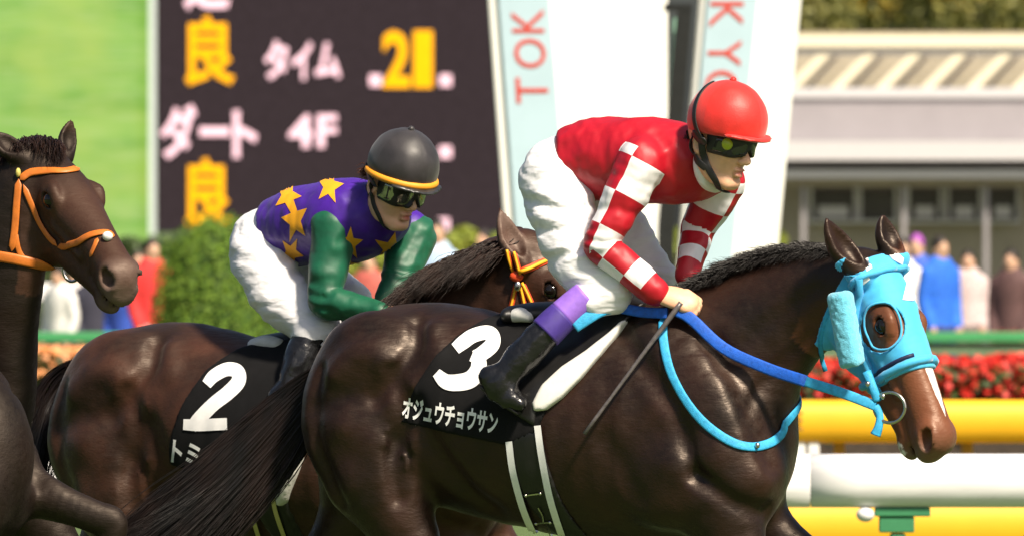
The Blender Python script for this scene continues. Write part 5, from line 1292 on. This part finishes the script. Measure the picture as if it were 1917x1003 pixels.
uvN, uvF = arm_uv([SHN, ELN, WRN], None, (0, 0, -1)), arm_uv([SHF, ELF, WRF], None, (0, 0, -1))
def sl_attr(i):
    def f(V):
        nearer = np.linalg.norm(V-SHF, axis=1)*0+(V[:, 2] > (-150+(V[:, 0]-1240)*.0)); far = (V[:, 0] > 1240) & (V[:, 2] > -150)
        (u1, a1), (u2, a2) = uvN(V), uvF(V)
        r1 = np.interp(u1, [-60, 0, 70, 138, 195, 246, 286, 340], [-1, 0, 1, 2, 3, 4, 5, 6]); r2 = np.interp(u2, [-60, 0, 50, 90, 120, 150, 178, 220], [-1, 0, 1, 2, 3, 4, 5, 6])
        c1, c2 = (a1+R(92))/R(120)+8, (a2+R(50))/R(120)+8
        if i == 0: return np.where(far, r2, r1)
        if i == 1: return np.where(far, c2, c1)
        t = Field(); torso3(t, 4); a = Field(); arms3(a, 0); return t(V)-a(V)+4
    return f
M_CHECK = checks('red_and_white_check_silk', (.44, .004, .016), (.78, .77, .79))
J3.sdf('jersey', fj, (1030, 200, -330), (1440, 600, 130), 7, M_CHECK, fine=([(1050, 1390, 4.6)], [(215, 560, 4.6)], [(-300, -60, 5.5)]), attrs=dict(row=sl_attr(0), column=sl_attr(1), sleeve=sl_attr(2)))
Fc = Field().chain([[1302, 300, -160, 41], [1330, 298, -184, 41]], 4)
th = np.linspace(0, 2*np.pi, 33); ca = unit(A3(1334, 296, -190)-A3(1300, 300, -160)); cb1 = unit(np.cross(ca, A3(0, 1, 0))); cb2 = np.cross(ca, cb1)
ring = np.array([f3(-14, -38)+A3(2, 8, 8)+ca*4+42*(math.cos(a)*cb1+math.sin(a)*cb2) for a in th])
V, Q = tube(ring, 9, 8, sub=1, cap=False, W=ca, fl=1.3); J3.px('collar', V, Q, M_BREECH)
# breeches
Br = Field(); legs3(Br, 0); torso3(Br, -12, 14); Br.chain([[1148, 543, -176, 35], [1104, 560, -186, 30]], 10)
folds(Br, (960, 230, -330), (1300, 620, 160), [((.35, .93, 0), 30, 110, 3.2), ((.1, 1, .2), 16, 60, 1.8), ((.8, .5, .2), 40, 90, 2.0)])
for k in range(7): Br.bump([(985+k*9, 350+k*24, -120), (1030+k*8, 372+k*22, -150), (1075+k*6, 380+k*22, -150)], 6.5, -5 if k % 2 else 4)
for k in range(11):
    y = 300+k*24; x = float(np.interp(y, [300, 340, 400, 460, 540], [985, 980, 988, 1022, 1062])); Br.bump([(x+4, y, -70), (x+26, y+9+(k % 3)*4, -125), (x+54+(k % 2)*14, y+8+(k % 4)*3, -150)], 4.6, -3.4 if k % 2 else 3)
Br.bump([(1105, 380, -120), (1085, 420, -150), (1078, 470, -160)], 10, -6)
def fb(P):
    d = Br(P); cut = (P-WAIST)@AX-60; return np.maximum(d, np.where((P[:, 1] < 420) & (P[:, 0] < 1400), cut, -60))
J3.sdf('breeches', fb, (940, 210, -300), (1320, 620, 160), 6.5, M_BREECH, fine=([(960, 1275, 4.6)], [(230, 590, 4.6)], [(-230, -40, 5.5)]))
# boots with coloured tops
def boot(T, shin, foot, cuffs, seed):
    F = Field(); F.chain(shin, 8); F.chain(foot, 12, (0, 0, 1)); c = np.array(foot)[:, :3].mean(0)
    F.tex(lambda P: 3.0*noise(P@np.array([[.7, .7, 0], [-.7, .7, 0], [0, 0, .6]])*A3(.5, 1.6, 1), 15+seed)+1.3*noise(P, 8), c-120, c+120)
    a = np.array(shin)[:, :3]; lo = np.minimum(a.min(0), np.array(foot)[:, :3].min(0))-60; hi = np.maximum(a.max(0), np.array(foot)[:, :3].max(0))+60
    o = T.sdf('boot', F, lo, hi, 4.6, M_BOOT); h, t = np.array(foot[0][:3]), np.array(foot[-1][:3])
    s = unit(t-h); up = unit(A3(0, -1, 0)-s*(-s[1])); dn = -up
    V, Q = tube([h-s*6+dn*25, h+s*26+dn*24, h*.4+t*.6+dn*20, t+s*12+dn*14], [16, 15, 20, 13], 10, W=up, fl=.32); T.px('sole', V, Q, M_STRAPB, o)
    for p, r, m, nm in cuffs: V, Q = tube(p, r, 20, sub=5); T.px(nm, V, Q, m, o)
    return o
M_LILAC = M('lilac_band', (.27, .13, .60), .6, .12, 40, .3, 300, .001)
boot(J3, [[1056, 588, -193, 24], [1030, 612, -197, 27], [1000, 640, -200, 31], [960, 684, -200, 28], [944, 706, -200, 28]],
     [[924, 706, -198, 27, 25], [934, 722, -200, 28, 26], [956, 742, -204, 22, 27], [972, 752, -206, 15, 24]],
     [([(1096, 553, -188), (1074, 571, -190), (1052, 590, -193)], [30, 30, 30.5], M_LILAC, 'cuff'), ([(1053, 589, -193), (1036, 605, -196), (1020, 621, -198)], [30.5, 31.5, 32], M_INDIGO, 'cuff')], 0)
boot(J3, [[1190, 556, 68, 28], [1120, 612, 122, 29], [1064, 684, 152, 27]], [[1040, 704, 152, 26, 25], [1066, 730, 150, 24, 26], [1094, 748, 148, 15, 22]], [], 1)
# helmet, goggles, straps
M_REDCAP = M('red_helmet_silk', (.62, .016, .010), .5, .16, 14, .4, 240, .0014, sheen=.25)
hl3, rg = helmet(J3, f3, M_REDCAP, None, None, 1, 0.02)
gg3 = goggles(J3, f3, M_STRAPB, M_LENS, Bd)
M_DISC = M('yellow_green_disc', (.35, .42, .02), .35, .1)
V, Q = ball(f3(47, 3, -40), A3(10.5, 11.5, 6), 16, 10); J3.px('disc', V, Q, M_DISC, gg3)
capF = lambda P: np.minimum(Bd(P), np.sqrt((((P-f3(10, 38))@np.array([f3.f, f3.u, f3.W]).T/1.06/A3(73, 70, 66))**2).sum(1))*70-70)
def strap(T, pts, r, name, parent, F, off, fl=.25, mat=None): V, Q = ribbon(F, pts, r, off, fl); return T.px(name, V, Q, mat or M_STRAPB, parent)
strap(J3, [f3(8, 0, -52), f3(-12, 30, -66), f3(-20, 60, -58), f3(-24, 92, -36), f3(-22, 104, -10)], 6, 'goggle_strap', gg3, capF, 2)
strap(J3, [f3(16, 4, -50), f3(-4, 2, -60), f3(-20, 14, -66)], 9, 'goggle_strap', gg3, capF, 2)
strap(J3, [f3(-2, 14, -56), f3(2, -10, -52), f3(8, -34, -44), f3(20, -58, -32), f3(30, -74, -10), f3(30, -78, 8)], 6.5, 'chin_strap', hl3, Bd, 3)
strap(J3, [f3(-34, 10, -50), f3(-24, -18, -46), f3(-6, -36, -42), f3(12, -48, -38)], 7, 'chin_strap', hl3, Bd, 3)

# ---- the rider in purple and green
J2 = Thing('person', 'jockey in purple jersey with yellow stars, green sleeves and black helmet', 'person', P2.one(500, 640, 0), P2, 'jockeys')
f2 = Face((742, 345, -250), 50, 19, 1.0)
WT2 = unit(A3(.78, .1, .62))
SN, SF = A3(628, 424, -186), A3(772, 442, -78); EN, WN = A3(612, 560, -214), A3(712, 584, -262); EF, WF = A3(750, 512, -120), A3(722, 586, -160)
def torso2(F, g, k=8): F.chain([(497, 452, 6, 64+g, 76+g), (545, 428, -30, 68+g, 80+g), (605, 417, -85, 74+g, 92+g), (662, 412, -138, 76+g, 94+g), (700, 408, -168, 58+g, 74+g)], k, WT2)
def arms2(F, g, k=14):
    F.chain([[*SN, 39+g], [*(SN*.5+EN*.5), 33+g], [*EN, 28+g], [*(EN*.6+WN*.4), 25+g], [*WN, 18+g]], k, sub=3)
    F.chain([[*SF, 42+g], [*(SF*.5+EF*.5), 36+g], [*EF, 31+g], [*WF, 21+g]], k, sub=3)
def legs2(F, g, k=16, shin=False):
    F.chain([[487, 470, -36, 58+g], [522, 545, -100, 52+g], [570, 592, -140, 44+g], [600, 612, -160, 38+g]], k)
    F.chain([[530, 470, 60, 60+g], [600, 525, 40, 48+g], [655, 562, 20, 38+g]], k); F.ell((500, 460, 6), (64+g, 66+g, 74+g), k)
    if shin:
        F.chain([[600, 614, -160, 32+g], [570, 668, -186, 30+g], [545, 728, -196, 26+g]], 10); F.chain([[655, 566, 20, 32+g], [590, 660, 110, 28+g], [540, 740, 140, 26+g]], 10)
        F.chain([[536, 740, -194, 25+g], [582, 772, -206, 17+g]], 8); F.chain([[530, 752, 140, 25+g], [570, 792, 136, 16+g]], 8)
Bj = Field(); torso2(Bj, -9); arms2(Bj, -7); legs2(Bj, -8, shin=True)
Bj.chain([[690, 404, -175, 40], [716, 392, -208, 34], [*f2(-12, -30), 33]], 12)
fist(Bj, WN+A3(5, 1, -2), A3(.9, .12, -.35), A3(-.05, -.75, -.6), .95, 1); fist(Bj, WF+A3(-2, 4, -2), A3(.2, .9, -.3), A3(.6, -.2, -.7), .95, 1); face_ops(Bj, f2)
J2.sdf('body', Bj, (420, 270, -380), (830, 850, 190), 10, M_SKIN, fine=([(690, 800, 3)], [(320, 435, 3)], [(-340, -200, 4)]), attrs=dict(lip=lip_fn(f2)))
Jp = Field(); torso2(Jp, 0); Jp.chain([[692, 402, -176, 50], [712, 394, -200, 39]], 12); Jp.ell(SN+A3(4, -4, 10), (46, 46, 40), 14); Jp.ell(SF+A3(-6, -4, 0), (44, 44, 40), 14)
folds(Jp, (480, 310, -340), (840, 520, 60), [((.8, .5, 0), 48, 150, 3.2), ((.2, .95, .1), 26, 80, 2.0)])
AX2 = unit(A3(50, -24, -44)); WA2 = A3(528, 432, -18)
def fjp(P):
    d = Jp(P); cut = -((P-WA2)@AX2+4*noise(P, 30)); cut = np.where(P[:, 0] < 600, cut, -60); nk = 31-np.linalg.norm(P-f2(-14, -38), axis=1)
    return np.maximum(-smin(-d, -cut, 4), nk)
M_PURPLE = M('purple_silk', (.050, .005, .26), .5, .2, 14, .5, 24, .007, sheen=.05, stretch=(1.6, 1, 1)); M_SLV = M('green_silk', (.003, .088, .042), .5, .2, 14, .5, 24, .007, sheen=.05, stretch=(1, 1, 2.2)); M_STAR = M('yellow_star', (.80, .36, .008), .6, .06)
for m_ in (M_PURPLE, M_SLV): creases(m_.node_tree, m_.node_tree.nodes['Principled BSDF'], 6.5, .5, .008, (1, 1, .8))
J2.sdf('jersey', fjp, (480, 310, -340), (850, 530, 60), 5.2, M_PURPLE)
def cutline(F, p, n, off=0): return lambda P: np.maximum(F(P), -((P-p)@unit(n))-off)
for which, S_, E_, W_ in (('near', SN, EN, WN), ('far', SF, EF, WF)):
    Fs_ = Field(); g = 1.5
    if which == 'near': Fs_.chain([[*S_, 40+g], [*(S_*.5+E_*.5), 33+g], [*E_, 28+g], [*(E_*.6+W_*.4), 25+g], [*W_, 19+g]], 8, sub=3)
    else: Fs_.chain([[*S_, 43+g], [*(S_*.5+E_*.5), 36+g], [*E_, 31+g], [*W_, 22+g]], 8, sub=3)
    folds(Fs_, np.minimum(S_, W_)-110, np.maximum(S_, W_)+110, [((.2, .9, .3), 30, 80, 3.0), ((.8, .5, .2), 22, 70, 2.0)])
    for k in range(4): Fs_.bump([E_+A3(-30, -26+k*13, -10), E_+A3(6, -14+k*10, -32), E_+A3(34, -16+k*8, -8)], 5, -3.2 if k % 2 else 2.4)
    lo, hi = np.minimum.reduce([S_, E_, W_])-60, np.maximum.reduce([S_, E_, W_])+60
    J2.sdf('sleeve', Fs_, lo, hi, 4.8, M_SLV)
def star(c, r, rot, sx=1.0, shear=0):
    a = np.arange(10)*np.pi/5+R(rot); q = np.where(np.arange(10) % 2 == 0, r, r*.42); x, y = q*np.sin(a)*sx, -q*np.cos(a); return np.column_stack([c[0]+x+shear*y, c[1]+y])
jf = lambda P: fjp(P)
for c, r_, rot, sx in (((541, 367), 34, 20, .8), ((620, 350), 34, 10, .8), ((556, 412), 44, -12, .6), ((548, 472), 30, 30, .8), ((658, 455), 32, 5, .8), ((733, 466), 34, 15, 1.0), ((655, 497), 22, 0, 1.0)):
    V, T_ = poly_mesh2d(star(c, r_, rot, sx), 5); P_ = drape(jf, V, -480, .9, 100)
    J2.px('star', *largest(P_, T_[(P_[:, 2] < 60)[T_].all(1) & (np.ptp(P_[T_][:, :, 2], axis=1) < 60)]), M_STAR)
Bq = Field(); legs2(Bq, 0); torso2(Bq, -12, 14); Bq.chain([[600, 612, -160, 38], [586, 628, -168, 35]], 8)
folds(Bq, (420, 340, -300), (740, 680, 180), [((.5, .85, 0), 30, 110, 3.2), ((.2, 1, .2), 16, 60, 1.8), ((.8, .5, .2), 40, 90, 2.0)])
for k in range(10):
    y = 420+k*20; x = float(np.interp(y, [420, 470, 520, 570, 620], [456, 437, 442, 480, 540])); Bq.bump([(x+4, y, -50), (x+26, y+10+(k % 3)*4, -90), (x+52+(k % 2)*14, y+10+(k % 4)*3, -120)], 4.8, -3.4 if k % 2 else 3)
def fbq(P): return np.maximum(Bq(P), np.where((P[:, 1] < 520) & (P[:, 0] < 800), (P-WA2)@AX2-70, -60))
J2.sdf('breeches', fbq, (410, 350, -250), (730, 680, 160), 7, M_BREECH, fine=([(425, 700, 5.2)], [(370, 650, 5.2)], [(-220, -20, 6)]))
boot(J2, [[596, 622, -164, 36], [578, 648, -176, 35], [562, 684, -188, 31], [546, 728, -196, 27]], [[530, 738, -194, 26, 25], [548, 756, -198, 26, 25], [584, 778, -206, 15, 23]], [], 2)
boot(J2, [[640, 590, 36, 32], [590, 660, 110, 29], [540, 740, 140, 27]], [[520, 752, 140, 26, 25], [545, 776, 138, 24, 25], [574, 796, 136, 15, 22]], [], 3)
M_BLKCAP = M('black_helmet_silk', (.026, .023, .025), .48, .3, 20, .3, 300, .001, sheen=.1); M_OBAND = M('orange_band', (.75, .30, .015), .6, .1)
hl2, rg2 = helmet(J2, f2, M_BLKCAP, M('dark_peak', (.03, .03, .03), .3), None, 1, -.02, r=(71, 70, 64), c0=(12, 40))
def rim(T, h, u, mat, r, par, rad=(71, 64), c0=12, span=(-2.1, 2.1)):
    th = np.linspace(span[0], span[1], 41); p = np.array([h(c0+rad[0]*math.cos(a), u, rad[1]*math.sin(a)) for a in th]); V, Q = tube(p, r, 8, sub=1, W=h.u, fl=1.0); return T.px('band', V, Q, mat, par)
rim(J2, f2, 22, M_OBAND, 6.5, hl2, (69, 62))
gg2 = goggles(J2, f2, M_STRAPB, M_MIRROR, Bj, 1)
capF2 = lambda P: np.minimum(Bj(P), np.sqrt((((P-f2(12, 40))@np.array([f2.f, f2.u, f2.W]).T/A3(71, 70, 64))**2).sum(1))*70-70)
strap(J2, [f2(16, 3, -48), f2(-8, 8, -58), f2(-28, 16, -58), f2(-48, 22, -40)], 7, 'goggle_strap', gg2, capF2, 2)
strap(J2, [f2(-4, 12, -54), f2(-4, -12, -50), f2(2, -36, -42), f2(18, -60, -30), f2(28, -76, -8)], 4.5, 'chin_strap', hl2, Bj, 2.5)
strap(J2, [f2(-36, 10, -46), f2(-28, -14, -42), f2(-10, -34, -40)], 4.5, 'chin_strap', hl2, Bj, 2.5)
mane(J2, [f2(-56, 16, -20), f2(-58, 8, 0), f2(-54, 10, 20)], 260, 22, (-.8, .05, .2), hair_mat('brown_head_hair', (.05, .015, .008), (.14, .05, .02)), 41, 'hair', wid=8, rad=1.3, curl=.2, droop=.4)
J3hair = mane(J3, [f3(-54, 6, -24), f3(-58, 4, 0), f3(-54, 6, 24)], 200, 16, (-.3, .8, .1), hair_mat('black_head_hair', (.01, .007, .006), (.02, .012, .01)), 42, 'hair', wid=8, rad=1.3, curl=.2, droop=.4)
